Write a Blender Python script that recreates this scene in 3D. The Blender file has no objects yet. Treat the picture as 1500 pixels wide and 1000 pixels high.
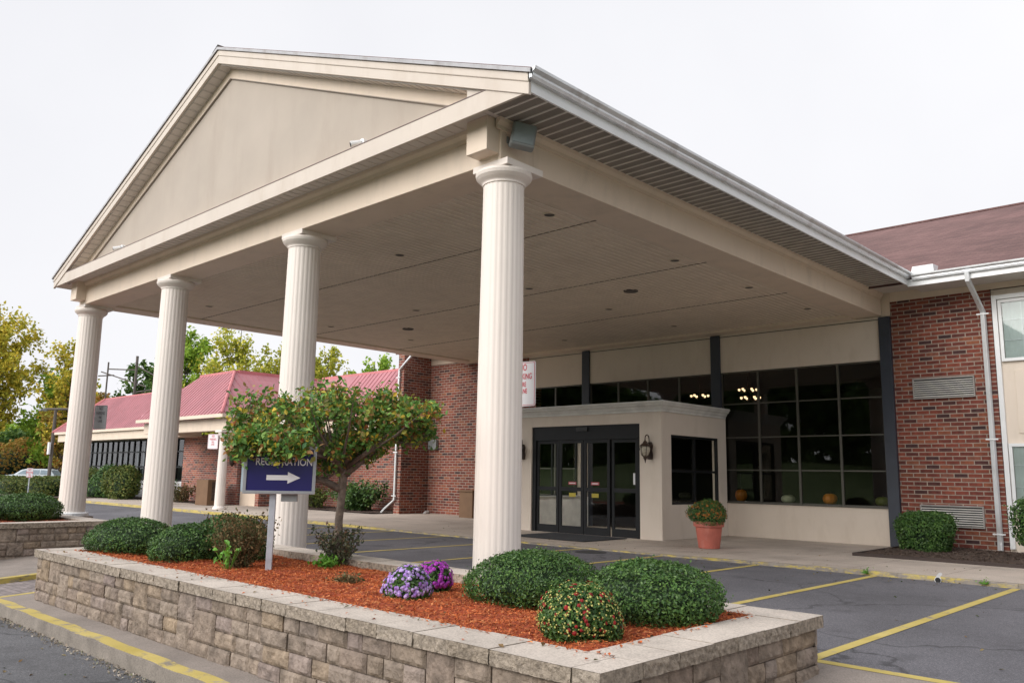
import bpy, math, random
import numpy as np
from mathutils import Vector, Matrix
random.seed(7); rng = np.random.default_rng(11)
SC = bpy.context.scene; COL = SC.collection; PI = math.pi
# ------------------------------------------------------------------ camera
yaw, pitch, roll = .7612, .1616, .0172
fw = Vector((-math.sin(yaw)*math.cos(pitch), math.cos(yaw)*math.cos(pitch), math.sin(pitch)))
rt = Vector((math.cos(yaw), math.sin(yaw), 0)); up = rt.cross(fw)
r2 = rt*math.cos(roll) + up*math.sin(roll); u2 = -rt*math.sin(roll) + up*math.cos(roll)
cd = bpy.data.cameras.new('camera'); cam = bpy.data.objects.new('camera', cd); COL.objects.link(cam)
cd.sensor_width = 36; cd.lens = 1208.7*36/1500; cd.clip_end = 2000; cd.clip_start = .05
M = Matrix(((r2.x, u2.x, -fw.x, 7.583), (r2.y, u2.y, -fw.y, -7.717), (r2.z, u2.z, -fw.z, 1.585), (0, 0, 0, 1)))
cam.matrix_world = M; SC.camera = cam
# ------------------------------------------------------------------ world, sun, exposure
SUN_EL, SUN_AZ = math.radians(27), math.radians(193)     # azimuth measured from +Y clockwise
W = bpy.data.worlds.new('World'); SC.world = W; W.use_nodes = True
wn, wl = W.node_tree.nodes, W.node_tree.links; wn.clear()
out = wn.new('ShaderNodeOutputWorld'); b1 = wn.new('ShaderNodeBackground'); b2 = wn.new('ShaderNodeBackground'); mx = wn.new('ShaderNodeMixShader')
sky = wn.new('ShaderNodeTexSky'); sky.sky_type = 'NISHITA'; sky.sun_disc = False; sky.sun_elevation = SUN_EL; sky.sun_rotation = SUN_AZ; sky.dust_density = 4
hs = wn.new('ShaderNodeHueSaturation'); hs.inputs['Saturation'].default_value = .25
tc = wn.new('ShaderNodeTexCoord'); ns = wn.new('ShaderNodeTexNoise'); ns.inputs['Scale'].default_value = 1.6; ns.inputs['Detail'].default_value = 5
rp = wn.new('ShaderNodeValToRGB'); rp.color_ramp.elements[0].position = .3; rp.color_ramp.elements[0].color = (.90, .905, .95, 1)
rp.color_ramp.elements[1].position = .72; rp.color_ramp.elements[1].color = (1.03, 1.03, 1.06, 1)
wl.new(tc.outputs['Generated'], ns.inputs['Vector']); wl.new(ns.outputs['Fac'], rp.inputs['Fac'])
wl.new(sky.outputs['Color'], hs.inputs['Color']); wl.new(hs.outputs['Color'], b1.inputs['Color']); b1.inputs['Strength'].default_value = .09
wl.new(rp.outputs['Color'], b2.inputs['Color']); 
sdir = wn.new('ShaderNodeVectorMath'); sdir.operation = 'DOT_PRODUCT'; sdir.inputs[1].default_value = (math.sin(SUN_AZ)*.9, math.cos(SUN_AZ)*.9, .44)
nrm = wn.new('ShaderNodeVectorMath'); nrm.operation = 'NORMALIZE'; wl.new(tc.outputs['Generated'], nrm.inputs[0]); wl.new(nrm.outputs[0], sdir.inputs[0])
mr = wn.new('ShaderNodeMapRange'); mr.inputs[1].default_value = .35; mr.inputs[2].default_value = .95; mr.inputs[3].default_value = .685; mr.inputs[4].default_value = 1.5; wl.new(sdir.outputs['Value'], mr.inputs[0])
wl.new(mr.outputs[0], b2.inputs['Strength'])
mx.inputs['Fac'].default_value = .96
wl.new(b1.outputs[0], mx.inputs[1]); wl.new(b2.outputs[0], mx.inputs[2]); wl.new(mx.outputs[0], out.inputs['Surface'])
sl = bpy.data.lights.new('sun', 'SUN'); sl.energy = 1.95; sl.angle = math.radians(45); sl.color = (1, .95, .88)
so = bpy.data.objects.new('sun', sl); COL.objects.link(so)
sd = Vector((math.sin(SUN_AZ)*math.cos(SUN_EL), math.cos(SUN_AZ)*math.cos(SUN_EL), math.sin(SUN_EL)))
so.rotation_euler = sd.to_track_quat('Z', 'Y').to_euler()
SC.view_settings.view_transform = 'Standard'; SC.view_settings.look = 'None'; SC.view_settings.exposure = .53; SC.view_settings.gamma = 1
SC.render.engine = 'CYCLES'; SC.cycles.max_bounces = 7; SC.cycles.diffuse_bounces = 4; SC.cycles.transparent_max_bounces = 12
SC.cycles.sample_clamp_indirect = 4
# ------------------------------------------------------------------ materials
def nt(name):
    m = bpy.data.materials.new(name); m.use_nodes = True; n = m.node_tree.nodes; return m, n, m.node_tree.links, n['Principled BSDF']
def pos(n, l, s=(1, 1, 1), r=(0, 0, 0)):
    g = n.new('ShaderNodeTexCoord'); mp = n.new('ShaderNodeMapping'); mp.inputs['Scale'].default_value = s; mp.inputs['Rotation'].default_value = r
    l.new(g.outputs['Object'], mp.inputs['Vector']); return mp.outputs['Vector']
def noise(n, l, v, sc, det=4, rough=.55):
    t = n.new('ShaderNodeTexNoise'); t.inputs['Scale'].default_value = sc; t.inputs['Detail'].default_value = det; t.inputs['Roughness'].default_value = rough
    l.new(v, t.inputs['Vector']); return t.outputs['Fac']
def ramp(n, l, f, stops):
    r = n.new('ShaderNodeValToRGB'); e = r.color_ramp.elements
    while len(e) < len(stops): e.new(.5)
    for a, (p, c) in zip(e, stops): a.position = p; a.color = (*c, 1)
    l.new(f, r.inputs['Fac']); return r.outputs['Color']
def mixc(n, l, a, b, fac, mode='MIX'):
    m = n.new('ShaderNodeMix'); m.data_type = 'RGBA'; m.blend_type = mode
    for s, v in ((m.inputs[6], a), (m.inputs[7], b), (m.inputs[0], fac)):
        if hasattr(v, 'links'): l.new(v, s)
        else: s.default_value = (*v, 1) if isinstance(v, tuple) else v
    return m.outputs[2]
def bump(n, l, b, h, st=.4, d=.01):
    q = n.new('ShaderNodeBump'); q.inputs['Strength'].default_value = st; q.inputs['Distance'].default_value = d
    l.new(h, q.inputs['Height']); l.new(q.outputs[0], b.inputs['Normal'])
def S(c, k): return tuple(x*k for x in c)
def mat(name, c, rough=.6, metal=0, spec=.5, var=.12, vs=3., bs=60., bst=.15, bd=.004, dirt=None, ds=(1.2, 1.2, .35)):
    m, n, l, b = nt(name); v = pos(n, l)
    col = ramp(n, l, noise(n, l, v, vs), [(.3, S(c, 1-var)), (.7, S(c, 1+var))])
    if dirt:
        f = ramp(n, l, noise(n, l, pos(n, l, ds), 2.2, 6, .65), [(.5, (0, 0, 0)), (.75, (1, 1, 1))])
        col = mixc(n, l, col, dirt, f)
    l.new(col, b.inputs['Base Color']); b.inputs['Roughness'].default_value = rough; b.inputs['Metallic'].default_value = metal
    b.inputs['Specular IOR Level'].default_value = spec
    if bst: bump(n, l, b, noise(n, l, v, bs), bst, bd)
    return m
def island(name, cols, rough=.6, spec=.3, trans=0, bs=0, bst=.4, bd=.01, vs=0, var=.15):
    m, n, l, b = nt(name); g = n.new('ShaderNodeNewGeometry')
    k = len(cols); col = ramp(n, l, g.outputs['Random Per Island'], [(i/(k-1), c) for i, c in enumerate(cols)])
    if vs: col = mixc(n, l, col, ramp(n, l, noise(n, l, pos(n, l), vs), [(.3, (1-var,)*3), (.7, (1+var,)*3)]), 1., 'MULTIPLY')
    l.new(col, b.inputs['Base Color']); b.inputs['Roughness'].default_value = rough; b.inputs['Specular IOR Level'].default_value = spec
    if bs: bump(n, l, b, noise(n, l, pos(n, l), bs, 6), bst, bd)
    if trans:
        t = n.new('ShaderNodeBsdfTranslucent'); l.new(col, t.inputs['Color']); x = n.new('ShaderNodeMixShader'); x.inputs['Fac'].default_value = trans
        l.new(b.outputs[0], x.inputs[1]); l.new(t.outputs[0], x.inputs[2]); l.new(x.outputs[0], n['Material Output'].inputs['Surface'])
    return m
def brick(name, bw, bh, mortar, stops, mcol, rough=.85, floor=False, ms=.012, var=.35):
    m, n, l, b = nt(name); g = n.new('ShaderNodeNewGeometry'); sp = n.new('ShaderNodeSeparateXYZ'); sn = n.new('ShaderNodeSeparateXYZ'); cb = n.new('ShaderNodeCombineXYZ')
    l.new(g.outputs['Position'], sp.inputs[0]); l.new(g.outputs['True Normal'], sn.inputs[0])
    def mth(op, a, c2=None):
        q = n.new('ShaderNodeMath'); q.operation = op
        for s, v in zip(q.inputs, (a, c2)):
            if v is None: continue
            if hasattr(v, 'links'): l.new(v, s)
            else: s.default_value = v
        return q.outputs[0]
    if floor: l.new(sp.outputs[0], cb.inputs[0]); l.new(sp.outputs[1], cb.inputs[1])
    else:
        ax = mth('GREATER_THAN', mth('ABSOLUTE', sn.outputs[0]), .5)
        u = mth('ADD', mth('MULTIPLY', sp.outputs[0], mth('SUBTRACT', 1., ax)), mth('MULTIPLY', sp.outputs[1], ax))
        l.new(u, cb.inputs[0]); l.new(sp.outputs[2], cb.inputs[1])
    t = n.new('ShaderNodeTexBrick'); l.new(cb.outputs[0], t.inputs['Vector']); t.inputs['Scale'].default_value = 1
    t.inputs['Brick Width'].default_value = bw; t.inputs['Row Height'].default_value = bh; t.inputs['Mortar Size'].default_value = ms
    t.inputs['Mortar Smooth'].default_value = .3; t.inputs['Color1'].default_value = (0, 0, 0, 1); t.inputs['Color2'].default_value = (1, 1, 1, 1); t.inputs['Mortar'].default_value = (.5, .5, .5, 1)
    c = ramp(n, l, t.outputs['Color'], stops)
    v = pos(n, l); c = mixc(n, l, c, ramp(n, l, noise(n, l, v, 9, 5), [(.3, (1-var,)*3), (.7, (1+var*.7,)*3)]), 1., 'MULTIPLY')
    c = mixc(n, l, c, ramp(n, l, noise(n, l, v, .7, 3), [(.35, (.78,)*3), (.7, (1.15,)*3)]), 1., 'MULTIPLY')
    mc = ramp(n, l, noise(n, l, v, 5, 4), [(.3, S(mcol, .7)), (.7, S(mcol, 1.15))])
    l.new(mixc(n, l, c, mc, t.outputs['Fac']), b.inputs['Base Color']); b.inputs['Roughness'].default_value = rough
    h = mth('SUBTRACT', mth('MULTIPLY', noise(n, l, v, 60, 4), .3), t.outputs['Fac']); bump(n, l, b, h, .8, .006)
    return m
def glass(name, tint=(.35, .38, .37), rough=.02, refl=1.0):
    m, n, l, b = nt(name); n.remove(b); t = n.new('ShaderNodeBsdfTransparent'); t.inputs['Color'].default_value = (*tint, 1)
    g = n.new('ShaderNodeBsdfGlossy'); g.inputs['Roughness'].default_value = rough; g.inputs['Color'].default_value = (refl, refl, refl, 1)
    f = n.new('ShaderNodeFresnel'); f.inputs['IOR'].default_value = 1.52; x = n.new('ShaderNodeMixShader')
    l.new(f.outputs[0], x.inputs[0]); l.new(t.outputs[0], x.inputs[1]); l.new(g.outputs[0], x.inputs[2]); l.new(x.outputs[0], n['Material Output'].inputs['Surface'])
    bp = n.new('ShaderNodeBump'); bp.inputs['Strength'].default_value = .05; bp.inputs['Distance'].default_value = .02
    l.new(noise(n, l, pos(n, l), .8, 1), bp.inputs['Height']); l.new(bp.outputs[0], g.inputs['Normal'])
    return m
def emit(name, c, s):
    m, n, l, b = nt(name); b.inputs['Emission Color'].default_value = (*c, 1); b.inputs['Emission Strength'].default_value = s; b.inputs['Base Color'].default_value = (*c, 1); return m

STUC = (.60, .52, .44)
m_trim = mat('painted_trim', (.71, .59, .475), .55, var=.035, vs=1.2, bs=120, bst=.04, dirt=(.62, .52, .42))
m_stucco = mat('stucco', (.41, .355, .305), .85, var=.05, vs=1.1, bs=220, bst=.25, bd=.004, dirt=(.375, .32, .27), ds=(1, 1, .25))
m_fascia = mat('fascia_paint', (.56, .49, .425), .5, var=.03, vs=1.5, bs=120, bst=.03, dirt=(.50, .425, .355)); m_drip = mat('drip_edge_metal', (.40, .40, .42), .7, metal=0, var=.1, vs=3, bst=.03, dirt=(.25, .23, .22))
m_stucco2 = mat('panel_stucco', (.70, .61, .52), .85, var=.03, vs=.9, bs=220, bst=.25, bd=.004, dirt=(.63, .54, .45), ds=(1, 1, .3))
m_vest = mat('vestibule_stucco', (.66, .58, .50), .85, var=.035, vs=1, bs=220, bst=.25, bd=.004, dirt=(.60, .52, .44), ds=(1, 1, .3))
m_col = mat("column_paint", (.775, .705, .65), .5, var=.025, vs=1.5, bs=150, bst=.04, dirt=(.74, .67, .62), ds=(3, 3, .3))
m_vinyl = mat('vinyl_soffit', (.60, .56, .52), .55, var=.06, vs=2, bst=0)
m_ceil = mat('ceiling_vinyl', (.70, .60, .49), .6, var=.09, vs=.35, bst=0, dirt=(.60, .50, .39), ds=(1, 1, 1)); m_rib = mat('ceiling_rib', (.80, .71, .60), .5, bst=0); m_seam = mat('ceiling_seam', (.22, .18, .14), .8, bst=0)
m_groove = mat('groove', (.10, .09, .08), .9, bst=0)
m_white = mat('white_metal', (.74, .75, .76), .35, var=.05, vs=2, bst=.03)
m_gutter = mat('gutter_metal', (.70, .72, .74), .3, metal=.25, var=.07, vs=3, bst=.05, dirt=(.45, .43, .42))
m_dark = mat('bronze_frame', (.010, .011, .013), .5, spec=.25, var=.1, bst=0)
m_post = mat('navy_post', (.035, .042, .06), .45, var=.1, bst=.03)
m_mull = mat('mullion', (.085, .08, .065), .45, var=.1, bst=0)
m_black = mat('black', (.012, .012, .013), .5, bst=0)
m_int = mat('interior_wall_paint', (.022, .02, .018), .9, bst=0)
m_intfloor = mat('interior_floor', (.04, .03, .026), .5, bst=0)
BR = [(0, (0.052, 0.027, 0.028)), (0.08, (0.095, 0.032, 0.028)), (0.25, (0.172, 0.044, 0.031)), (0.55, (0.224, 0.054, 0.034)), (0.8, (0.258, 0.068, 0.041)), (0.95, (0.284, 0.096, 0.049)), (1, (0.232, 0.088, 0.066))]
m_brick = brick('red_brick', .305, .1016, None, BR, (.36, .29, .24), ms=.013)
BR2 = [(p, tuple(min(1, x*1.25+.02) for x in c)) for p, c in BR]
m_brick2 = brick('red_brick_wing', .305, .1016, None, BR2, (.38, .32, .27))
m_pave = brick('brick_paving', .22, .11, None, [(0, (.20, .17, .165)), (.5, (.27, .23, .225)), (1, (.34, .29, .28))], (.14, .12, .11), floor=True, ms=.006)
m_glass = glass('dark_glass', (.80, .82, .78)); m_glass2 = glass('door_glass', (.93, .95, .93)); m_glassw = glass('clear_glass', (.75, .8, .8))
m_curtain = mat('sheer_curtain', (.62, .66, .64), .9, var=.1, vs=2, bst=0)
m_roofred = mat('red_metal_roof', (.385, .15, .17), .42, var=.12, vs=.8, bst=.03, dirt=(.33, .115, .13), ds=(2.5, .5, .5))
m_roofhip = mat('faded_red_hip', (.52, .17, .18), .5, var=.15, vs=2, bst=.03)
def shingle_mat():
    m, n, l, b = nt('shingles'); g = n.new('ShaderNodeTexCoord'); mp = n.new('ShaderNodeMapping'); l.new(g.outputs['Object'], mp.inputs['Vector'])
    mp.inputs['Rotation'].default_value = (-.388, 0, 0)
    t = n.new('ShaderNodeTexBrick'); l.new(mp.outputs[0], t.inputs['Vector']); t.inputs['Scale'].default_value = 1; t.inputs['Brick Width'].default_value = .33; t.inputs['Row Height'].default_value = .16
    t.inputs['Mortar Size'].default_value = .008; t.inputs['Color1'].default_value = (.115, .06, .057, 1); t.inputs['Color2'].default_value = (.165, .09, .083, 1); t.inputs['Mortar'].default_value = (.09, .05, .05, 1)
    c = mixc(n, l, t.outputs['Color'], ramp(n, l, noise(n, l, pos(n, l), .6, 5), [(.3, (.8,)*3), (.7, (1.2,)*3)]), 1., 'MULTIPLY')
    l.new(c, b.inputs['Base Color']); b.inputs['Roughness'].default_value = .95; return m
m_shingle = shingle_mat()
def asphalt(name, c, crack=True):
    m, n, l, b = nt(name); v = pos(n, l)
    col = ramp(n, l, noise(n, l, v, .35, 5, .6), [(.3, S(c, .70)), (.5, c), (.7, S(c, 1.25))])
    col = mixc(n, l, col, ramp(n, l, noise(n, l, v, 90, 2), [(.35, (.62,)*3), (.55, (1, 1, 1)), (.72, (1.75,)*3)]), 1., 'MULTIPLY')
    st = ramp(n, l, noise(n, l, pos(n, l, (1, 1, 1)), 1.1, 5, .6), [(.57, (0, 0, 0)), (.68, (.7,)*3)])
    col = mixc(n, l, col, S(c, .55), st)
    if crack:
        vo = n.new('ShaderNodeTexVoronoi'); vo.feature = 'DISTANCE_TO_EDGE'; vo.inputs['Scale'].default_value = .32; wv = n.new('ShaderNodeVectorMath'); wv.operation = 'ADD'
        nn = n.new('ShaderNodeTexNoise'); nn.inputs['Scale'].default_value = 1.3; nn.inputs['Detail'].default_value = 6; l.new(v, nn.inputs['Vector']); l.new(v, wv.inputs[0]); l.new(nn.outputs['Color'], wv.inputs[1]); l.new(wv.outputs[0], vo.inputs['Vector'])
        col = mixc(n, l, S(c, .35), col, ramp(n, l, vo.outputs['Distance'], [(0, (.15,)*3), (.011, (1, 1, 1))]))
    l.new(col, b.inputs['Base Color']); b.inputs['Roughness'].default_value = .85; b.inputs['Specular IOR Level'].default_value = .35
    bump(n, l, b, noise(n, l, v, 110, 3), .5, .006); return m
m_asph = asphalt('asphalt', (.128, .125, .138)); m_asph2 = asphalt('front_asphalt', (.12, .12, .128))
def conc(name, c, ds=.5):
    m, n, l, b = nt(name); v = pos(n, l)
    col = ramp(n, l, noise(n, l, v, ds, 6, .65), [(.28, S(c, .68)), (.5, c), (.72, S(c, 1.22))])
    col = mixc(n, l, col, ramp(n, l, noise(n, l, v, 70, 2), [(.3, (.75,)*3), (.6, (1.1,)*3)]), 1., 'MULTIPLY')
    l.new(col, b.inputs['Base Color']); b.inputs['Roughness'].default_value = .9; bump(n, l, b, noise(n, l, v, 40, 5), .35, .006); return m
m_conc = conc('sidewalk_concrete', (.44, .375, .32)); m_conc2 = conc('island_concrete', (.25, .215, .19), 1.3); m_capt = conc('cap_stone', (.50, .44, .385), 1.2)
def kerb_mat(name, cov):
    m, n, l, b = nt(name); v = pos(n, l); base = ramp(n, l, noise(n, l, v, 3, 6), [(.3, (.16, .14, .12)), (.7, (.34, .30, .26))])
    yel = ramp(n, l, noise(n, l, v, 2, 5), [(.3, (.42, .325, .075)), (.7, (.54, .43, .14))])
    f = ramp(n, l, noise(n, l, pos(n, l, (1, 1, 3)), 3.3, 9, .75), [(cov-.04, (1, 1, 1)), (cov+.05, (0, 0, 0))])
    l.new(mixc(n, l, base, yel, f), b.inputs['Base Color']); b.inputs['Roughness'].default_value = .8; bump(n, l, b, noise(n, l, v, 25, 6), .6, .01); return m
m_kerbY = kerb_mat('yellow_painted_kerb', .55); m_kerbW = kerb_mat('worn_yellow_kerb', .465); m_line = kerb_mat('worn_yellow_line', .59)
m_kerbP = kerb_mat('worn_kerb_paint', .56); m_kerbG = conc('kerb_concrete', (.24, .21, .18), 4)
def stone_mat():
    m = island('split_stone', [(0.201, 0.158, 0.125), (0.281, 0.228, 0.185), (0.238, 0.193, 0.159), (0.305, 0.234, 0.168), (0.262, 0.216, 0.185), (0.22, 0.17, 0.137), (0.293, 0.24, 0.196), (0.25, 0.199, 0.185)], .95, .2, 0, 38, .9, .02, 9, .38); return m
m_stone = stone_mat(); m_stonecap = island('cap_stone_face', [(0.276, 0.23, 0.182), (0.345, 0.291, 0.237), (0.299, 0.252, 0.204), (0.368, 0.314, 0.259)], .95, .2, 0, 55, 1., .02, 22, .4)
m_mulch = island('red_mulch', [(0.156, 0.042, 0.019), (0.456, 0.112, 0.032), (0.6, 0.168, 0.054), (0.36, 0.081, 0.027), (0.696, 0.294, 0.121), (0.264, 0.063, 0.027), (0.528, 0.133, 0.038)], .9, .2, vs=2.5, var=.3)
m_mulchg = mat('mulch_bed_base', (.34, .065, .022), .95, var=.4, vs=25, bs=60, bst=.8, bd=.02)
m_soil = mat('dark_mulch', (.075, .048, .036), .95, var=.5, vs=14, bs=50, bst=.9, bd=.03)
m_grass = mat('grass', (.10, .15, .035), .95, var=.3, vs=1.2, bs=30, bst=.6, bd=.03)
m_box = island('boxwood_leaf', [(.02, .06, .014), (.055, .13, .026), (.035, .09, .02), (.10, .19, .04), (.06, .14, .028), (.14, .24, .055)], .45, .45, .12, vs=5, var=.4)
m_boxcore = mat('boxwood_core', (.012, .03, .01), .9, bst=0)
m_hedge = island('hedge_leaf', [(.03, .07, .015), (.10, .14, .03), (.16, .19, .04), (.06, .10, .02), (.22, .20, .05)], .6, .3, .15)
m_dry = island('dry_leaf', [(.16, .10, .05), (.24, .15, .07), (.10, .08, .04), (.05, .09, .03), (.28, .20, .11), (.09, .12, .04)], .8, .2, .15)
m_fresh = island('fresh_leaf', [(.12, .32, .03), (.18, .42, .05), (.09, .22, .03)], .5, .4, .25)
m_crab = island('crabapple_leaf', [(0.098, 0.221, 0.039), (0.078, 0.182, 0.039), (0.156, 0.286, 0.052), (0.117, 0.26, 0.046), (0.088, 0.211, 0.044), (0.176, 0.351, 0.061), (0.053, 0.15, 0.053), (0.264, 0.439, 0.07), (0.124, 0.264, 0.053), (0.386, 0.096, 0.035), (0.157, 0.299, 0.061), (0.737, 0.491, 0.053), (0.211, 0.369, 0.07), (0.421, 0.211, 0.088), (0.07, 0.176, 0.061)], .5, .4, .25)
m_bark = mat('bark', (.17, .135, .11), .95, var=.35, vs=14, bs=35, bst=1, bd=.02)
m_barkd = mat('dark_bark', (.075, .058, .05), .95, var=.3, vs=9, bs=30, bst=.8, bd=.02)
m_flowL = island('lavender_petal', [(.38, .20, .62), (.50, .32, .76), (.66, .52, .86), (.30, .12, .50)], .6, .3, .2)
m_flowM = island('magenta_petal', [(.38, .04, .42), (.52, .08, .55), (.28, .02, .33), (.60, .16, .60)], .6, .3, .2)
m_flowR = island('red_petal', [(.25, .012, .015), (.35, .02, .02), (.16, .01, .012)], .6, .3, .1)
m_flowY = island('yellow_bud', [(.55, .45, .12), (.62, .58, .20), (.35, .42, .10)], .6, .3, .1)
m_flowO = island('orange_petal', [(.30, .10, .02), (.38, .16, .03), (.22, .07, .02), (.12, .12, .02)], .6, .3, .1)
m_terra = mat('terracotta', (.44, .12, .085), .6, var=.15, vs=4, bst=.08, dirt=(.52, .27, .23))
m_pump = mat('pumpkin_skin', (.92, .30, .025), .45, var=.1, vs=6, bst=.05); m_pumpw = mat('pale_pumpkin_skin', (.72, .74, .56), .5, var=.1, vs=6, bst=.05); m_pumpg = mat('green_gourd_skin', (.16, .20, .04), .5, var=.2, vs=8, bst=.05)
m_blue = mat('sign_blue', (.011, .008, .105), .35, var=.03, bst=0); m_signw = mat('sign_white', (.75, .75, .77), .4, var=.03, bst=0); m_signr = mat('sign_red', (.62, .05, .08), .5, var=.05, bst=0)
m_signd = mat('sign_faded_grey', (.38, .39, .40), .5, var=.06, bst=0); m_signk = mat('sign_dark_ink', (.09, .08, .09), .5, bst=0)
m_alum = mat('aluminium', (.36, .37, .39), .38, metal=.5, var=.06, bst=.02); m_postp = mat('galvanised_post', (.46, .49, .54), .45, metal=.3, var=.12, vs=8, bst=.05, dirt=(.62, .63, .66))
m_lamp = mat('bronze_lantern', (.055, .035, .025), .4, metal=.4, var=.3, bst=.05); m_lampg = mat('lantern_glass', (.42, .38, .30), .1, var=.2, vs=20, bst=0)
m_greybox = mat('grey_box', (.22, .235, .235), .5, bst=.03); m_brown = mat('brown_bin', (.17, .095, .05), .7, var=.12, bst=.05)
m_carw = mat('white_car_paint', (.62, .68, .72), .2, var=.02, bst=0); m_carg = mat('car_glass', (.20, .26, .30), .1, bst=0); m_tyre = mat('tyre', (.02, .02, .02), .9, bst=0)
m_pole = mat('weathered_pole', (.11, .095, .085), .9, var=.2, bst=.1)
m_sticR = mat('red_sticker', (.42, .07, .09), .5, bst=0); m_sticY = mat('yellow_sticker', (.42, .34, .03), .5, bst=0)
def tree_leaf(name, cs): return island(name, cs, .6, .25, .3)
m_tA = tree_leaf('olive_yellow_leaves', [tuple(v*k for v, k in zip(c, (1.25, 1.12, .8))) for c in [(0.227, 0.276, 0.049), (0.389, 0.406, 0.073), (0.518, 0.47, 0.082), (0.292, 0.324, 0.056), (0.648, 0.535, 0.097), (0.162, 0.211, 0.049)]])
m_tB = tree_leaf('fresh_green_leaves', [(0.145, 0.259, 0.032), (0.259, 0.421, 0.049), (0.356, 0.518, 0.065), (0.194, 0.324, 0.049), (0.486, 0.535, 0.065)])
m_tC = tree_leaf('gold_green_leaves', [(0.327, 0.372, 0.045), (0.505, 0.505, 0.067), (0.624, 0.535, 0.075), (0.416, 0.446, 0.075), (0.267, 0.327, 0.045)])
m_tD = tree_leaf('dark_green_leaves', [(0.039, 0.092, 0.024), (0.077, 0.154, 0.031), (0.139, 0.216, 0.046), (0.055, 0.123, 0.028)])
m_tE = tree_leaf('autumn_leaves', [(0.486, 0.194, 0.049), (0.421, 0.292, 0.065), (0.292, 0.292, 0.065), (0.583, 0.324, 0.082), (0.356, 0.324, 0.082)])
# ------------------------------------------------------------------ mesh builder
class MB:
    def __init__(s): s.v = []; s.f = []
    def add(s, vs, fs):
        b = len(s.v); s.v += [tuple(v) for v in vs]; s.f += [tuple(b+i for i in f) for f in fs]; return s
    def box(s, x0, y0, z0, x1, y1, z1):
        x0, x1 = min(x0, x1), max(x0, x1); y0, y1 = min(y0, y1), max(y0, y1); z0, z1 = min(z0, z1), max(z0, z1)
        return s.add([(x0, y0, z0), (x1, y0, z0), (x1, y1, z0), (x0, y1, z0), (x0, y0, z1), (x1, y0, z1), (x1, y1, z1), (x0, y1, z1)],
                     [(0, 3, 2, 1), (4, 5, 6, 7), (0, 1, 5, 4), (1, 2, 6, 5), (2, 3, 7, 6), (3, 0, 4, 7)])
    def hexa(s, p): return s.add(p, [(0, 3, 2, 1), (4, 5, 6, 7), (0, 1, 5, 4), (1, 2, 6, 5), (2, 3, 7, 6), (3, 0, 4, 7)])
    def prism(s, poly, d):       # poly: list of 3D points, d: extrusion vector
        n = len(poly); d = Vector(d); p = [Vector(q) for q in poly]
        return s.add(p + [q+d for q in p], [tuple(range(n))[::-1], tuple(range(n, 2*n))] + [(i, (i+1) % n, n+(i+1) % n, n+i) for i in range(n)])
    def tube(s, pts, rad, n=8, cap=True):
        pts = [Vector(p) for p in pts]; rad = rad if hasattr(rad, '__len__') else [rad]*len(pts); vs = []; a = None
        for i, p in enumerate(pts):
            d = (pts[min(i+1, len(pts)-1)]-pts[max(i-1, 0)]).normalized()
            if a is None: a = d.orthogonal().normalized()
            a = (a-d*a.dot(d)); a = a.normalized() if a.length > 1e-6 else d.orthogonal().normalized(); b = d.cross(a)
            for k in range(n): t = 2*PI*k/n; vs.append(p+(a*math.cos(t)+b*math.sin(t))*rad[i])
        fs = [(i*n+k, i*n+(k+1) % n, (i+1)*n+(k+1) % n, (i+1)*n+k) for i in range(len(pts)-1) for k in range(n)]
        if cap: fs += [tuple(range(n))[::-1], tuple((len(pts)-1)*n+k for k in range(n))]
        return s.add(vs, fs)
    def lathe(s, cx, cy, prof, n=24, rf=None):
        vs = []
        for r, z in prof:
            for k in range(n):
                t = 2*PI*k/n; rr = r*(rf(t) if rf else 1); vs.append((cx+rr*math.cos(t), cy+rr*math.sin(t), z))
        m = len(prof); fs = [(i*n+k, i*n+(k+1) % n, (i+1)*n+(k+1) % n, (i+1)*n+k) for i in range(m-1) for k in range(n)]
        fs += [tuple(range(n))[::-1], tuple((m-1)*n+k for k in range(n))]; return s.add(vs, fs)
    def arr(s, V, F):
        b = len(s.v); s.v += [tuple(v) for v in V.tolist()]; s.f += [tuple(i+b for i in (f if f[-1] != f[-2] else f[:-1])) for f in F.tolist()]; return s
def thing(name, label, cat, loc=(0, 0, 0), rz=0, group=None, kind=None):
    o = bpy.data.objects.new(name, None); COL.objects.link(o); o.location = loc; o.rotation_euler = (0, 0, rz); o['label'] = label; o['category'] = cat; o.empty_display_size = .1
    if group: o['group'] = group
    if kind: o['kind'] = kind
    return o
def rootof(o):
    while o.parent: o = o.parent
    return o
def obj(name, mb, m, parent=None, local=False, smooth=False, bevel=0, label=None, cat=None, group=None, kind=None, loc=None):
    me = bpy.data.meshes.new(name); me.from_pydata(mb.v, [], mb.f); me.materials.append(m); me.validate()
    if smooth: me.polygons.foreach_set('use_smooth', [True]*len(me.polygons))
    o = bpy.data.objects.new(name, me); COL.objects.link(o)
    if parent:
        o.parent = parent
        if not local:
            r = rootof(parent)
            if parent is r: o.matrix_parent_inverse = Matrix.Translation(-Vector(r.location))
    if bevel:
        b = o.modifiers.new('bevel', 'BEVEL'); b.width = bevel; b.segments = 2; b.limit_method = 'ANGLE'; b.angle_limit = math.radians(50)
    if loc is not None: o.location = loc
    if label: o['label'] = label
    if cat: o['category'] = cat
    if group: o['group'] = group
    if kind: o['kind'] = kind
    return o
def B(*a): return MB().box(*a)
def struct(name, mb, m, **k): return obj(name, mb, m, kind='structure', **k)
def copy_tree(o, parent=None):
    c = o.copy(); COL.objects.link(c)
    if parent: c.parent = parent
    for ch in [x for x in bpy.data.objects if x.parent == o]: copy_tree(ch, c)
    return c
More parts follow.
